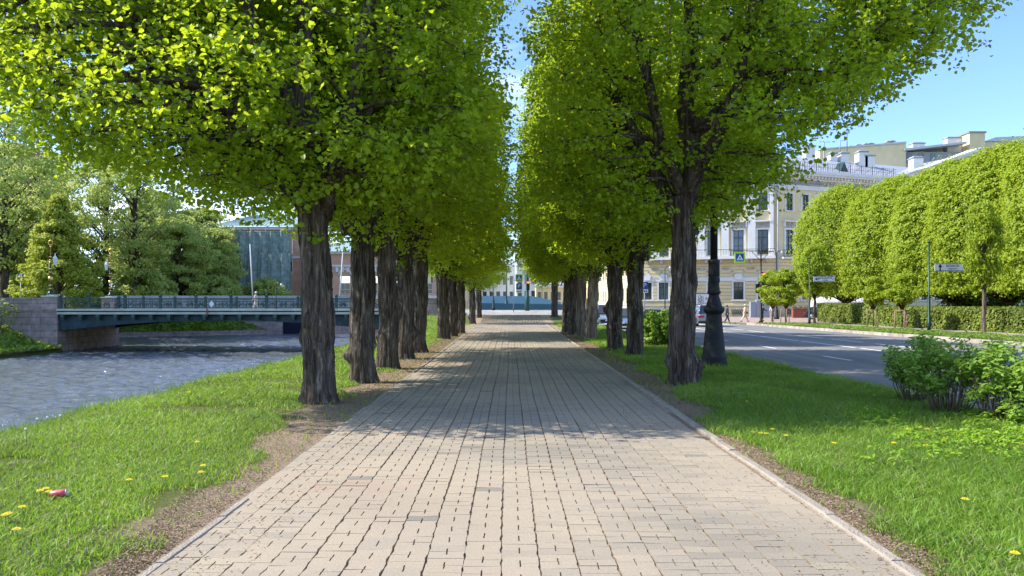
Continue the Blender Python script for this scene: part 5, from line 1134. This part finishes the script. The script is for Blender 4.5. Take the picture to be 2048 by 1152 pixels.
for i in range(5):                                     # arched mouldings over the ground floor
    c = (gA[i]+gA[i+1])/2; m = MB(); m.xf(OA, AA).use('stucco_white')
    P = [(c+1.25*math.cos(v), 5.95+1.25*math.sin(v)) for v in [j*math.pi/12 for j in range(13)]]; Q = [(c+.95*math.cos(v), 5.95+.95*math.sin(v)) for v in [math.pi-j*math.pi/12 for j in range(13)]]
    for j in range(12): m.add([(P[j][0], -.12, P[j][1]), (P[j+1][0], -.12, P[j+1][1]), (Q[11-j][0], -.12, Q[11-j][1]), (Q[12-j][0], -.12, Q[12-j][1]), (P[j][0], -.0, P[j][1]), (P[j+1][0], -.0, P[j+1][1]), (Q[11-j][0], 0, Q[11-j][1]), (Q[12-j][0], 0, Q[12-j][1])], [(0, 1, 2, 3), (0, 4, 5, 1), (2, 6, 7, 3)])
    m.build('arch_moulding', pal)
for o, a, us_ in ((OA, AA, [U(1476, OA, AA)-1, U(1300, OA, AA)]), (OB, AB, [1.5, 8, 14])):
    for u in us_:
        m = MB(); m.xf(o, a).use('frame_dark')
        for k in range(6): m.tube([(u+k*.3, -.19, .35), (u+k*.3+.3, -.19, 1.15)], .03, 4); m.tube([(u+k*.3+.3, -.19, .35), (u+k*.3, -.19, 1.15)], .03, 4)
        m.build('cellar_grate', pal)
m = MB(); m.xf(OB, AB).use('concrete_wall').lathe([(.13, 0), (.13, 20.3)], (-.05, -.25, 0), 10); m.build('drainpipe', pal)
# roof
m = MB(); m.use('roof_metal')
def P3(o, a, u, d, z): return (o[0]+u*math.cos(a)+d*math.sin(a)*-1*-1*0+(-math.sin(a))*d, o[1]+u*math.sin(a)+math.cos(a)*d, z)
eA0, eA1, eB1 = P3(OA, AA, -.6, -1.1, 20.96), P3(OA, AA, LA+.1, -1.1, 20.96), P3(OB, AB, LB, -1.1, 20.96)
rA0, rA1, rB1 = P3(OA, AA, 5, 9, 25.0), P3(OA, AA, LA+.1, 9.5, 25.0), P3(OB, AB, LB, 9.5, 25.0); s0 = (OS[0]-1.0, OS[1], 20.96)
m.add([eA0, eA1, rA1, rA0], [(0, 1, 2, 3)]); m.add([eA1, eB1, rB1, rA1], [(0, 1, 2, 3)]); m.add([eA0, rA0, (rA0[0], rA0[1]+16, 25.0), (s0[0], s0[1]+8, 20.96)], [(0, 1, 2, 3)])
m.add([rA0, rA1, rB1, (rB1[0], rB1[1]+20, 25.0), (rA0[0], rA0[1]+16, 25.0)], [(0, 1, 2, 3, 4)]); m.build('roof', pal)
m = MB(); m.xf(OB, AB).use('frame_dark')                # roof railing
for dz in (.55, 1.15): m.box(-10, 22, -.3, -.27, 21.2+dz, 21.23+dz)
u = -10
while u < 22: m.box(u, u+.03, -.3, -.27, 21.2, 22.38); u += .42
u = -10
while u < 22: m.tube([(u, -.28, 22.3), (u-.7, .6, 21.5)], .025, 4); m.box(u-.03, u+.05, -.32, -.25, 21.1, 22.5); u += 2.1
m.build('roof_railing', pal)
# pediment on the right
uc = U(1800, OB, AB); m = MB(); m.xf(OB, AB); L2 = 30; 
m.use('plaster_yellow').prism([(uc+.6, 20.97), (uc+L2-.6, 20.97), (uc+L2/2, 24.9)], -.9, .5)
m.use('stucco_white')
for s, (a_, b_) in ((1, ((uc-.3, 20.97), (uc+L2/2, 26.1))), (-1, ((uc+L2+.3, 20.97), (uc+L2/2, 25.3)))):
    m.prism([a_, b_, (b_[0], b_[1]+.5), (a_[0], a_[1]+.5)], -1.8, .5)
    for k in range(20):
        f = (k+1)/21; x_ = a_[0]+(b_[0]-a_[0])*f; z_ = a_[1]+(b_[1]-a_[1])*f; m.box(x_-.15, x_+.15, -1.5, -.91, z_-.4, z_-.05)
m.use('roof_metal').prism([(uc-.5, 21.47), (uc+L2/2, 25.82), (uc+L2+.5, 21.47), (uc+L2+.5, 21.6), (uc+L2/2, 26.0), (uc-.5, 21.6)], -2.0, 9)
m.build('pediment', pal)
def chimney(root, px, D, z0, ytop, w=1.3, mt='stucco_white', dd=1.6):
    x = PX(px, D); zt = PZ(ytop, D); m = MB(); m.use(mt).box(x-w/2, x+w/2, D, D+dd, z0, zt-.35); m.use('pole_grey').box(x-w/2-.12, x+w/2+.12, D-.12, D+dd+.12, zt-.348, zt-.15); m.use(mt).box(x-w/2+.12, x+w/2-.12, D+.1, D+dd-.1, zt-.148, zt); m.build('chimney', root)
for px, yt, w_ in ((1621, 289, 1.5), (1727, 300, 1.4), (1740, 308, 1.5), (1668, 303, 1.0), (1690, 303, 1.2), (1837, 312, 1.6)): chimney(pal, px, 120, 21.5, yt, w_)
m = MB(); m.xf(OB, AB).use('iron_green'); u = U(1699, OB, AB); m.prism([(u-.9, 21.4), (u+.9, 21.4), (u, 23.2)], 1.0, 2.4); m.build('dormer', pal)
def antenna(px, D, z0, zt, lab, yagi=True):
    t = thing('antenna', (PX(px, D), D, z0), lab, 'antenna'); m = MB(); m.use('pole_grey').tube([(0, 0, -1.5), (0, 0, zt-z0)], .10, 5)
    if yagi:
        for k in range(4): z = zt-z0-.2-k*.6; m.tube([(-.9+.15*k, 0, z), (.9-.15*k, 0, z)], .06, 4)
        m.tube([(0, -.1, zt-z0-1.5), (1.6, -.1, zt-z0-1.1)], .035, 4)
    else: m.tube([(0, 0, zt-z0), (1.0, 0, zt-z0)], .04, 4)
    m.build('mast', t)
antenna(1694, 146, PZ(292, 146), PZ(246, 146), 'tall television antenna above the yellow attic wall'); antenna(1648, 124, 22.5, PZ(284, 124), 'short bent antenna on the palace roof left of the tall one', False)
antenna(1680, 147, PZ(296, 147), PZ(281, 147), 'small mast on the attic wall left of the tall antenna', False)

# second building behind the palace roof
bk = thing('yellow_house', (0, 0, 0), 'taller yellow house with many chimneys showing above the palace roof', 'building'); D = 148
def zy(y): return PZ(y, D)
m = MB(); m.use('plaster_yellow').prism([(PX(1640, D), 0), (PX(1812, D), 0), (PX(1812, D), zy(287)), (PX(1745, D), zy(292)), (PX(1640, D), zy(300))], D, D+14); m.build('wall', bk)
m = MB(); m.use('roof_metal').prism([(PX(1640, D), zy(300)+.02), (PX(1745, D), zy(292)+.02), (PX(1812, D), zy(287)+.02), (PX(1812, D), zy(283)), (PX(1745, D), zy(289)), (PX(1640, D), zy(297))], D-.2, D+14); m.build('roof', bk)
for px, yt, w_ in ((1687, 294, 1.2), (1703, 291, 1.1), (1719, 288, 1.1), (1734, 286, 1.0), (1743, 285, .9), (1779, 281, .9), (1786, 280, .8)): chimney(bk, px, D+1, 24, yt, w_, 'plaster_pale')
m = MB(); m.use('pole_grey').box(PX(1810, D), PX(1928, D), D+1, D+16, 0, zy(302)); m.build('attic_wall', bk)
m = MB(); m.use('roof_metal').prism([(PX(1806, D), zy(302)), (PX(1930, D), zy(288)), (PX(1930, D), zy(284)), (PX(1806, D), zy(298))], D-.6, D+16); m.build('attic_roof', bk)
for px in (1824, 1848, 1872): m = MB(); m.use('glass_blue').box(PX(px-5, D), PX(px+5, D), D+.9, D+.96, zy(325), zy(305)); m.build('attic_window', bk)
m = MB(); m.use('plaster_yellow').box(PX(1936, D), PX(1967, D), D-.5, D+8, 0, zy(267)); m.use('pole_grey').box(PX(1934, D), PX(1969, D), D-.7, D+8.2, zy(267)+.01, zy(264)); m.build('tower', bk)
chimney(bk, 1915, D+2, 26, 273, 4.0); chimney(bk, 1838, D+3, 26, 284, 2.4)
m = MB(); m.use('plaster_pale').box(PX(1967, D)+.05, PX(2100, D), D, D+10, 0, zy(283)); m.use('roof_metal').prism([(PX(1967, D), zy(283)+.01), (PX(2100, D), zy(283)+.01), (PX(2060, D), zy(272)), (PX(1990, D), zy(275))], D-.3, D+10); m.build('wing', bk)

def block(name, lab, o, ang, ln, h, dep, rows, nw, m_, style='dark', z0=0, ww=1.3, roof='roof_metal', courses=True, grp=None, rh=2.0):
    t = thing(name, (0, 0, 0), lab, 'building', grp); wins = []
    for (zb, zt) in rows:
        for k in range(nw): wins.append(((k+.5)*ln/nw, ww, zb, zt))
    facade(t, o, ang, 0, ln, z0, h, wins, m_, style)
    q = MB(); q.xf(o, ang).use(m_); q.add([(0, 0, z0), (0, dep, z0), (0, dep, h), (0, 0, h)], [(0, 1, 2, 3)]); q.add([(ln, 0, z0), (ln, dep, z0), (ln, dep, h), (ln, 0, h)], [(3, 2, 1, 0)]); q.add([(0, dep, z0), (ln, dep, z0), (ln, dep, h), (0, dep, h)], [(3, 2, 1, 0)]); q.build('side_wall', t)
    q = MB(); q.xf(o, ang).use('stucco_white').box(-.2, ln+.2, -.5, .1, h+.002, h+.5)
    if courses:
        for (zb, zt) in rows: q.box(0, ln, -.12, -.003, zb-.65, zb-.4)
    q.build('cornice', t)
    q = MB(); q.xf(o, ang).use(roof).prism([(-.4, h+.51), (dep/2, h+.5+rh), (dep+.3, h+.51)], 0, ln, 'x'); q.build('roof', t); return t
r3 = [(2.4, 4.8), (7.2, 10.2), (12, 14.2)]
block('street_house', 'long pale yellow house along the road beyond the palace', (21.2, 262, 0), -R(90), 128, 16.5, 14, r3, 30, 'plaster_yellow', grp=None)
block('white_palace', 'white columned building closing the vista behind the blue hoarding', (PX(1033, 250), 250, 0), 0, 15.6, 19.0, 14, [(4.3, 6.6), (9, 12), (14.2, 16.4)], 7, 'stucco_white')
block('white_house', 'white house seen left of the crossing sign at the end of the path', (PX(936, 262), 262, 0), 0, 16.4, 15.5, 14, [(4.3, 6.6), (9, 12)], 7, 'stucco_white')
block('yellow_wing', 'low bright yellow wing right of the green traffic light pole', (PX(1072, 205), 205, 0), 0, 9, 6.6, 8, [(3.2, 5.4)], 5, 'plaster_yellow', ww=.9)
block('far_house', 'pale house far off left of the white houses', (PX(800, 250), 250, 0), 0, 22, 14, 12, [(4.3, 6.6), (9, 11.5)], 9, 'plaster_pale')

# stable building under green netting across the bridge
sb = thing('salmon_building', (0, 0, 0), 'old salmon pink building under repair behind the bridge with green metal roof', 'building'); D = 126
x0, x1 = PX(425, D), PX(606, D)
facade(sb, (x0, D, 1.1), 0, 0, x1-x0, 0, PZ(455, D)-1.1, [(12.6, 1.6, 6.3, 9.0)], 'salmon_plaster')
m = MB(); m.use('salmon_plaster').box(x0, x1, D+.4, D+16, 1.1, PZ(455, D)-.01); m.build('side_wall', sb)
m = MB(); m.use('stucco_white').box(x0-.3, x1+.3, D-.6, D+.1, PZ(460, D), PZ(454, D)); m.box(x1-1.9, x1, D-.12, D-.004, PZ(517, D), PZ(512, D)); m.build('cornice', sb)
m = MB(); m.use('roof_green'); zt = PZ(453.5, D); m.add([(x0-.6, D-.9, zt), (x1+.6, D-.9, zt), (x1-4, D+9, zt+3.0), (x0+4, D+9, zt+3.0)], [(0, 1, 2, 3)]); m.add([(x1+.6, D-.9, zt), (x1+.6, D+18, zt), (x1-4, D+9, zt+3)], [(0, 1, 2)])
for k in range(22): u = x0+k*(x1-x0)/22; m.tube([(u, D-.85, zt+.05), (u+(x0+x1-2*u)*.26, D+9, zt+3.05)], .05, 4)
m.build('roof', sb)
D2_ = 124; xa, xb = x1+.05, PX(905, D2_)
zt = PZ(507, D2_); wn = [(2.6+i*4.6, 1.7, 2.6, 5.4) for i in range(5)]
facade(sb, (xa, D2_+1, 1.1), 0, 0, xb-xa, 0, zt-1.1, wn, 'salmon_plaster', 'white', 'wing_wall')
m = MB(); m.xf((xa, D2_+1, 1.1)).use('stucco_white'); m.box(0, xb-xa, -.45, .1, zt-1.1, zt-.75); m.box(0, xb-xa, -.15, -.004, 7.0, 7.3); m.box(0, xb-xa, -.12, -.004, 1.6, 2.2)
for k in range(26): m.box(.3+k*.9, .75+k*.9, -.2, -.004, 6.1, 6.9)
for c, w_, zb, z_ in wn:
    P = [(c+1.1*math.cos(v), -.08, z_+1.15*math.sin(v)) for v in [j*math.pi/8 for j in range(9)]]; m.tube(P, .14, 5)
m.build('trim', sb); m = MB(); m.xf((xa, D2_+1, 1.1)).use('roof_green').prism([(-.7, zt-.74), (8, zt+1.4), (12, zt-.74)], 0, xb-xa, 'x'); m.build('wing_roof', sb)
# netting with folds on scaffold
nt_ = thing('scaffold_netting', (PX(470, 122), 122, 1.1), 'dark green debris netting hung over the scaffold of the pink building', 'netting')
def netsheet(pxa, pxb, ya, yb, y0_, seed):
    r = random.Random(seed); n, k = 60, 12; V = []; I = []
    for j in range(k+1):
        for i in range(n+1):
            px = pxa+(pxb-pxa)*i/n; py = ya+(yb-ya)*j/k; sag = math.sin(i/n*math.pi)*.4*(1-j/k)
            V.append((PX(px, 122)-nt_.location[0], y0_+.16*math.sin(i*.55+seed)+.08*math.sin(i*1.7+j*.3)+r.gauss(0, .02), PZ(py, 122)-1.1-sag*.6))
    for j in range(k):
        for i in range(n): b = j*(n+1)+i; I += [b, b+1, b+n+2, b+n+1]
    link('net', np_mesh('net', np.array(V), 4, np.array(I), 'net_cloth', smooth=True), nt_)
netsheet(470, 580, 460, 508, 0, 1); netsheet(474, 583, 506, 590, -.4, 2)
m = MB(); m.use('pole_grey')
for px in (470, 500, 530, 560, 583): x_ = PX(px, 122)-nt_.location[0]; m.tube([(x_, .5, 0), (x_, .5, PZ(456, 122)-1.1)], .05, 5)
for py in (462, 508, 550): m.tube([(0, .5, PZ(py, 122)-1.1), (PX(583, 122)-nt_.location[0], .5, PZ(py, 122)-1.1)], .05, 5)
m.build('scaffold', nt_)
# brown stone tower at the far left behind the trees
tw = thing('stone_tower', (0, 0, 0), 'tall brown ornate stone building behind the trees at the left edge', 'building'); D = 118
m = MB(); m.use('brown_stone').box(PX(-190, D), PX(33, D), D, D+14, 1, PZ(285, D)); m.build('wall', tw)
for k in range(6):
    x_ = PX(-150+k*34, D); m = MB(); m.use('brown_stone').lathe([(.5, 0), (.35, .4), (.35, 20), (.6, 20.6)], (x_, D-.5, 1), 10); m.build('column', tw)
for z_ in (6, 13, 20): m = MB(); m.use('sandstone').box(PX(-190, D), PX(34, D), D-.7, D-.01, z_, z_+.5); m.build('cornice', tw)

# ---------------------------------------------------------------- cars
def car(x, y, rz, paint, lab, L_=4.6, W_=1.82, H_=1.68, suv=True, bars=False, z=-.12):
    t = thing('parked_car' if 'parked' in lab else 'car', (x, y, z), lab, 'car', rz=rz); hw = W_/2
    bh = H_*.60; hl = L_/2
    prof = [(-hl, .42), (-hl+.02, bh-.12), (-hl+.10, bh), (hl-1.25, bh-.02), (hl-.35, bh-.20), (hl-.04, bh-.42), (hl, .42), (hl-.15, .24), (-hl+.15, .24)]
    bm = bmesh.new(); A = [bm.verts.new((-hw+(.10 if q[1] >= bh-.25 else 0), q[0], q[1])) for q in prof]; B = [bm.verts.new((hw-(.10 if q[1] >= bh-.25 else 0), q[0], q[1])) for q in prof]; n = len(prof)
    bm.faces.new(A); bm.faces.new(list(reversed(B)))
    for i in range(n): bm.faces.new((A[i], B[i], B[(i+1) % n], A[(i+1) % n]))
    bmesh.ops.recalc_face_normals(bm, faces=bm.faces); bmesh.ops.bevel(bm, geom=list(bm.edges), offset=.06, segments=3, affect='EDGES', profile=.6)
    me = bpy.data.meshes.new('body'); bm.to_mesh(me); bm.free(); me.materials.append(MATS[paint]); me.polygons.foreach_set('use_smooth', [True]*len(me.polygons)); body = link('body', me, t)
    rb = -hl+(.22 if suv else .5); P = [(rb-.10, bh-.03), (rb+.22, H_-.10), (rb+.5, H_-.02), (.35, H_), (.8, H_-.07), (hl-1.0, bh-.03)]
    def gh(s, inset, poly, mt, nm, par):
        bm = bmesh.new(); A = []; B = []
        for q in poly:
            f = (q[1]-bh)/(H_-bh); w2 = hw-.10-.20*max(0, f)-inset; A.append(bm.verts.new((-w2, q[0], q[1]))); B.append(bm.verts.new((w2, q[0], q[1])))
        n = len(poly); bm.faces.new(A); bm.faces.new(list(reversed(B)))
        for i in range(n): bm.faces.new((A[i], B[i], B[(i+1) % n], A[(i+1) % n]))
        bmesh.ops.recalc_face_normals(bm, faces=bm.faces); bmesh.ops.bevel(bm, geom=list(bm.edges), offset=.04, segments=2, affect='EDGES')
        me = bpy.data.meshes.new(nm); bm.to_mesh(me); bm.free(); me.materials.append(MATS[mt]); return link(nm, me, par)
    gh(1, 0, P, 'car_glass', 'windows', t)
    m = MB(); m.use(paint)      # roof skin and pillars
    w2 = hw-.295; m.box(-w2+.0, w2, rb+.26, .62, H_-.055, H_+.012)
    for s in (-1, 1):
        for (ya, za, yb_, zb_) in ((rb-.1, bh-.03, rb+.24, H_-.05), (hl-1.02, bh-.03, .74, H_-.03), (-.1, bh-.03, -.05, H_-.03), (rb+1.0, bh-.03, rb+.95, H_-.03)): m.tube([(s*(hw-.10), ya, za), (s*(hw-.30), yb_, zb_)], .045, 6)
        m.tube([(s*(hw-.30), rb+.24, H_-.05), (s*(hw-.30), .3, H_-.01), (s*(hw-.30), .74, H_-.05)], .045, 6)
    m.build('roof', t)
    if bars: 
        m = MB(); m.use('plastic_dark'); [m.tube([(s*(hw-.3), rb+.4, H_+.07), (s*(hw-.3), .5, H_+.07)], .025, 5) for s in (-1, 1)]; m.build('roof_rails', t)
    for s in (-1, 1):
        for yy in (-hl+.82, hl-.86):
            m = MB(); m.use('tyre').lathe([(.20, -.11), (.32, -.11), (.34, -.07), (.34, .07), (.32, .11), (.20, .11)], (0, 0, 0), 24); wh = m.build('wheel', t, (s*(hw-.10), yy, .34)); wh.rotation_euler = (0, R(90), 0)
            m = MB(); m.use('rim').lathe([(.02, -.115), (.21, -.12), (.22, -.1)], (0, 0, 0), 18); m.lathe([(.22, .1), (.21, .12), (.02, .115)], (0, 0, 0), 18); m.build('rim', wh)
            m = MB(); m.use('plastic_dark'); P_ = [(yy+.40*math.cos(v), .34+.40*math.sin(v)) for v in [j*math.pi/10 for j in range(11)]]
            m.prism([(p[0], p[1]) for p in P_], s*(hw-.02), s*(hw+.006), 'x'); m.build('wheel_arch', t)
        m = MB(); m.use(paint).lathe([(.02, -.1), (.1, -.07), (.11, .05), (.03, .1)], (s*(hw+.09), hl-1.45, bh+.06), 8); m.build('wing_mirror', t)
        m = MB(); m.use('tail_red').box(s*(hw-.48) if s > 0 else s*(hw-.02), s*(hw-.02) if s > 0 else s*(hw-.48), -hl-.02, -hl+.12, bh-.30, bh-.13); m.build('tail_light', t)
        m = MB(); m.use('head_clear').box(s*(hw-.52) if s > 0 else s*(hw-.06), s*(hw-.06) if s > 0 else s*(hw-.52), hl-.18, hl+.005, bh-.50, bh-.34); m.build('headlight', t)
    m = MB(); m.use('plastic_dark').box(-hw+.05, hw-.05, -hl-.05, -hl+.1, .26, .46); m.build('bumper', t); m = MB(); m.use('plastic_dark').box(-hw+.25, hw-.25, hl-.08, hl+.03, .30, bh-.52); m.build('grille', t)
    m = MB(); m.use('plate').box(-.26, .26, -hl-.065, -hl-.052, .62, .73); m.box(-.26, .26, hl+.032, hl+.04, .42, .53); m.build('number_plate', t)
    return t
car(PX(1420, 60), 62.5, 0, 'car_grey', 'grey sport utility car driving away beside the lamp post, red tail lights', H_=1.72, bars=True)
car(PX(1333, 38)+.2, 40.2, R(180), 'car_teal', 'parked silver green hatchback with its windscreen showing above the leafy shrub', H_=1.50, L_=4.3, suv=False)
car(PX(1216, 62), 64, R(180), 'car_silver', 'parked silver minivan between the pale linden and the dark forked trunk', H_=1.78, bars=True)
car(PX(1252, 55)+.1, 56.0, R(180), 'car_blue', 'parked blue grey car glimpsed between the second and third road side trunks', H_=1.5, suv=False)
car(PX(1197, 72), 74.5, R(180), 'car_black', 'parked dark car behind the silver minivan', H_=1.7, bars=True) 
car(36.6, 87, R(-115), 'car_black', 'black car parked by the red planters at the hedge end', L_=4.5, H_=1.45, suv=False, z=0)

# ---------------------------------------------------------------- cafe and street things
t = thing('planter', (PX(1621, 95), 95, 0), 'long dark red wooden planter box filled with pale flowers', 'planter'); m = MB(); m.use('planter_red')
for k in range(3): m.box(-2.2+k*1.5, -.74+k*1.5, 0, .6, .05, 1.15)
m.box(-2.25, 2.35, -.05, .65, 1.152, 1.22); m.build('box', t)
r_ = np.random.default_rng(4); n = 500; C = np.stack([r_.uniform(-2.2, 2.3, n), r_.uniform(0, .6, n), 1.25+r_.random(n)*.22], 1); link('flowers', leaf_mesh('flowers', C, r_.normal(0, .5, (n, 3))+np.array([0, -.3, .6]), r_.uniform(.08, .16, n), r_.random(n), 'litter_leaf'), t)
for px, D, rad, zt, lab in ((1663, 97, 2.6, 3.15, 'open white cafe parasol nearest the red planter'), (1708, 100, 2.4, 3.2, 'open white cafe parasol behind the hedge, right of the first'), (1729, 104, 2.5, 3.7, 'open white cafe parasol farthest along the hedge')):
    t = thing('cafe_parasol', (PX(px, D), D, 0), lab, 'parasol', 'white cafe parasols'); m = MB(); m.use('wood_stake').lathe([(.3, 0), (.3, .06), (.035, .08), (.035, zt)], n=8); m.build('pole', t)
    m = MB(); m.use('canvas').lathe([(.03, zt+.05), (rad*.5, zt-.35), (rad, zt-.95), (rad, zt-1.15), (rad-.02, zt-1.15), (rad-.03, zt-.97), (rad*.5, zt-.4), (.03, zt-.02)], n=8, smooth=False); m.build('canopy', t)
t = thing('cafe_parasol', (PX(1627, 93), 93, 0), 'folded white cafe parasol standing over the red planter', 'parasol'); m = MB(); m.use('canvas').lathe([(.1, 1.1), (.42, 1.2), (.30, 2.4), (.1, 3.2), (.03, 3.4)], n=10, smooth=False); m.build('canopy', t); m = MB(); m.use('wood_stake').lathe([(.25, 0), (.25, .05), (.03, .06), (.03, 1.15)], n=8); m.build('pole', t)
t = thing('utility_cabinet', (PX(1521, 100)-.4, 100, 0), 'grey metal utility cabinet against the palace wall', 'cabinet'); m = MB(); m.use('cabinet_grey').box(-.1, 1.6, 0, .6, .1, 2.25); m.box(-.9, -.12, 0.03, .6, .1, 2.1); m.box(-.15, 1.65, -.05, .65, 2.252, 2.32); m.build('body', t)
m = MB(); m.use('concrete_wall').box(.7, .76, -.02, -.002, .2, 2.15); m.box(-1.0, 1.7, .02, .62, 0, .098); m.build('door_frame', t)
t = thing('bollard', (PX(1405, 84)-2.2, 84, 0), 'small post', 'bollard') if False else None
# small stone and posts by the far verge
x, y, _ = GP(2046, 664); t = thing('tree_stakes', (x, y, 0), 'single reddish wooden stake cut by the right edge of the view', 'tree stakes'); m = MB(); m.use('wood_stake').tube([(0, 0, -.1), (0, 0, 1.35)], .05, 8); m.build('stake', t)

# ---------------------------------------------------------------- people
def skinned(name, parent, verts, edges, radii, mt, sub=1, root=0):
    me = bpy.data.meshes.new(name); me.from_pydata(verts, edges, []); me.materials.append(MATS[mt]); o = link(name, me, parent)
    s = o.modifiers.new('Skin', 'SKIN'); s.use_smooth_shade = True
    for i, r in enumerate(radii): me.skin_vertices[0].data[i].radius = (r, r)
    me.skin_vertices[0].data[root].use_root = True
    if sub: q = o.modifiers.new('Sub', 'SUBSURF'); q.levels = sub; q.render_levels = sub
    return o
def person(x, y, z, rz, h, lab, stride, top, bottom, hair, shoes, coat=False, lean=0.0, arms=((.1, .25), (-.1, .1)), bag=None, hat=None):
    t = thing('person', (x, y, z), lab, 'person', rz=rz); k = h/1.72
    def S(p): return (p[0]*k, p[1]*k, p[2]*k)
    ln = lean; hp = (0, 0, .92); ch = (0, ln*.35, 1.28); nk = (0, ln*.5, 1.48); hd = (0, ln*.5+.02, 1.60); 
    fa, fb = stride, -stride; legs = []
    for s, f, kb in ((-1, fa, .04), (1, fb, -.06)):
        legs.append([(s*.09, 0, .88), (s*.10, f*.45+.05, .48), (s*.10, f+(kb if f < 0 else 0), .09), (s*.10, f+.15, .04)])
    arm = []
    for s, (e1, e2) in zip((-1, 1), arms): arm.append([(s*.18, ln*.45, 1.42), (s*.24, ln*.4+e1*.5, 1.15), (s*.24, ln*.4+e1+e2*.6, .93+abs(e2)*.3)])
    V = [hp, ch, nk, hd, (0, ln*.5+.01, 1.68)]; E = [(0, 1), (1, 2), (2, 3), (3, 4)]; RR = [.12, .13, .055, .085, .07]
    for L_ in legs:
        b = len(V); V += L_; E += [(0, b), (b, b+1), (b+1, b+2), (b+2, b+3)]; RR += [.085, .06, .04, .035]
    for L_ in arm:
        b = len(V); V += L_; E += [(1, b), (b, b+1), (b+1, b+2)]; RR += [.055, .042, .03]
        w_ = L_[2]; s = 1 if w_[0] > 0 else -1; pm = (w_[0], w_[1]+.03, w_[2]-.06); V.append(pm); RR.append(.028); E.append((b+2, b+3))
        for q in range(4): V.append((pm[0], pm[1]-.025+q*.018, pm[2]-.05)); RR.append(.009); E.append((b+3, b+4+q)); 
        for q in range(4): V.append((pm[0]-s*.012, pm[1]-.025+q*.02, pm[2]-.085+.008*abs(q-1.5))); RR.append(.008); E.append((b+4+q, b+8+q))
        V.append((pm[0]-s*.03, pm[1]+.03, pm[2]-.02)); RR.append(.01); E.append((b+3, b+12))
    skinned('body', t, [S(p) for p in V], E, [r*k for r in RR], 'skin')
    m = MB(); m.use('skin').lathe([(.004, -.02), (.014, -.012), (.016, 0), (.004, .02)], S((0, ln*.5+.115, 1.60)), 6); m.build('nose', t)
    m = MB(); m.use('ink'); [m.lathe([(.001, -.008), (.008, 0), (.001, .008)], S((s*.033, ln*.5+.105, 1.63)), 6) for s in (-1, 1)]; m.build('eye', t)
    # top
    V = [(0, 0, .90), ch, (0, ln*.48, 1.43)]; E = [(0, 1), (1, 2)]; RR = [.150, .155, .10]
    for L_ in arm: b = len(V); V += [L_[0], L_[1], tuple(L_[1][i]*.12+L_[2][i]*.88 for i in range(3))]; E += [(1, b), (b, b+1), (b+1, b+2)]; RR += [.075, .062, .05]
    if coat: b = len(V); V += [(0, .02, .62), (0, .03, .42)]; E += [(0, b), (b, b+1)]; RR += [.20, .23]
    skinned('jacket', t, [S(p) for p in V], E, [r*k for r in RR], top)
    V = [(0, 0, .90)]; E = []; RR = [.135]
    for L_ in legs: b = len(V); V += [L_[0], L_[1], tuple(L_[1][i]*.1+L_[2][i]*.9 for i in range(3))]; E += [(0, b), (b, b+1), (b+1, b+2)]; RR += [.098, .078, .062]
    skinned('trousers', t, [S(p) for p in V], E, [r*k for r in RR], bottom)
    for L_ in legs: m = MB(); m.use(shoes); skinned('shoe', t, [S((L_[2][0], L_[2][1]-.05, .045)), S((L_[3][0], L_[3][1], .04))], [(0, 1)], [.048*k, .042*k], shoes)
    m = MB(); m.use(hair); c = S((0, ln*.5-.012, 1.655)); m.lathe([(.02, -.10), (.085, -.07), (.100, 0), (.088, .05), (.05, .085), (.005, .098)], c, 12); m.build('hair', t)
    if hat: m = MB(); m.use(hat).lathe([(.14, .02), (.105, .03), (.10, .10), (.05, .13), (.004, .135)], c, 12); m.build('hat', t)
    if bag:
        m = MB(); m.use(bag[0]).box(*bag[1]); m.build('bag', t)
    return t
x, y, _ = GP(1489, 643.5)
person(x, y, 0, R(-95), 1.66, 'person in a long beige coat and pale hat striding across the crossing', .36, 'cloth_beige', 'cloth_cream', 'hair_fair', 'cloth_dark', coat=True, lean=.12, hat='cloth_cream', bag=('bag_red', (.18, .27, .1, .3, .78, .98)))
x, y = PX(1454, 70), 70.0
person(x, y, -.1, R(-90), 1.72, 'person in black clothes half hidden behind the lamp post', .26, 'cloth_dark', 'cloth_dark', 'hair_dark', 'cloth_dark', lean=.05)
x, y = PX(1524, 78), 78.0
person(x, y, 0, R(-100), 1.72, 'person in a navy jacket swinging both arms behind the traffic light pole', .1, 'cloth_navy', 'cloth_dark', 'hair_dark', 'cloth_dark', lean=.25, arms=((.35, .3), (-.35, -.2)))
x, y = PX(1545, 80), 80.0
person(x, y, 0, R(0), 1.74, 'person in a white shirt with grey backpack behind the young linden', .06, 'cloth_white', 'cloth_grey', 'hair_dark', 'cloth_dark', bag=('cloth_grey', (-.17, .17, -.34, -.17, 1.0, 1.42)))
x, y = PX(512, 70.5), 70.5
person(x, y, 1.16, R(90), 1.68, 'person in pale clothes walking over the bridge behind the railing', .22, 'cloth_pink', 'cloth_cream', 'hair_fair', 'cloth_white', lean=.03, hat='cloth_white')
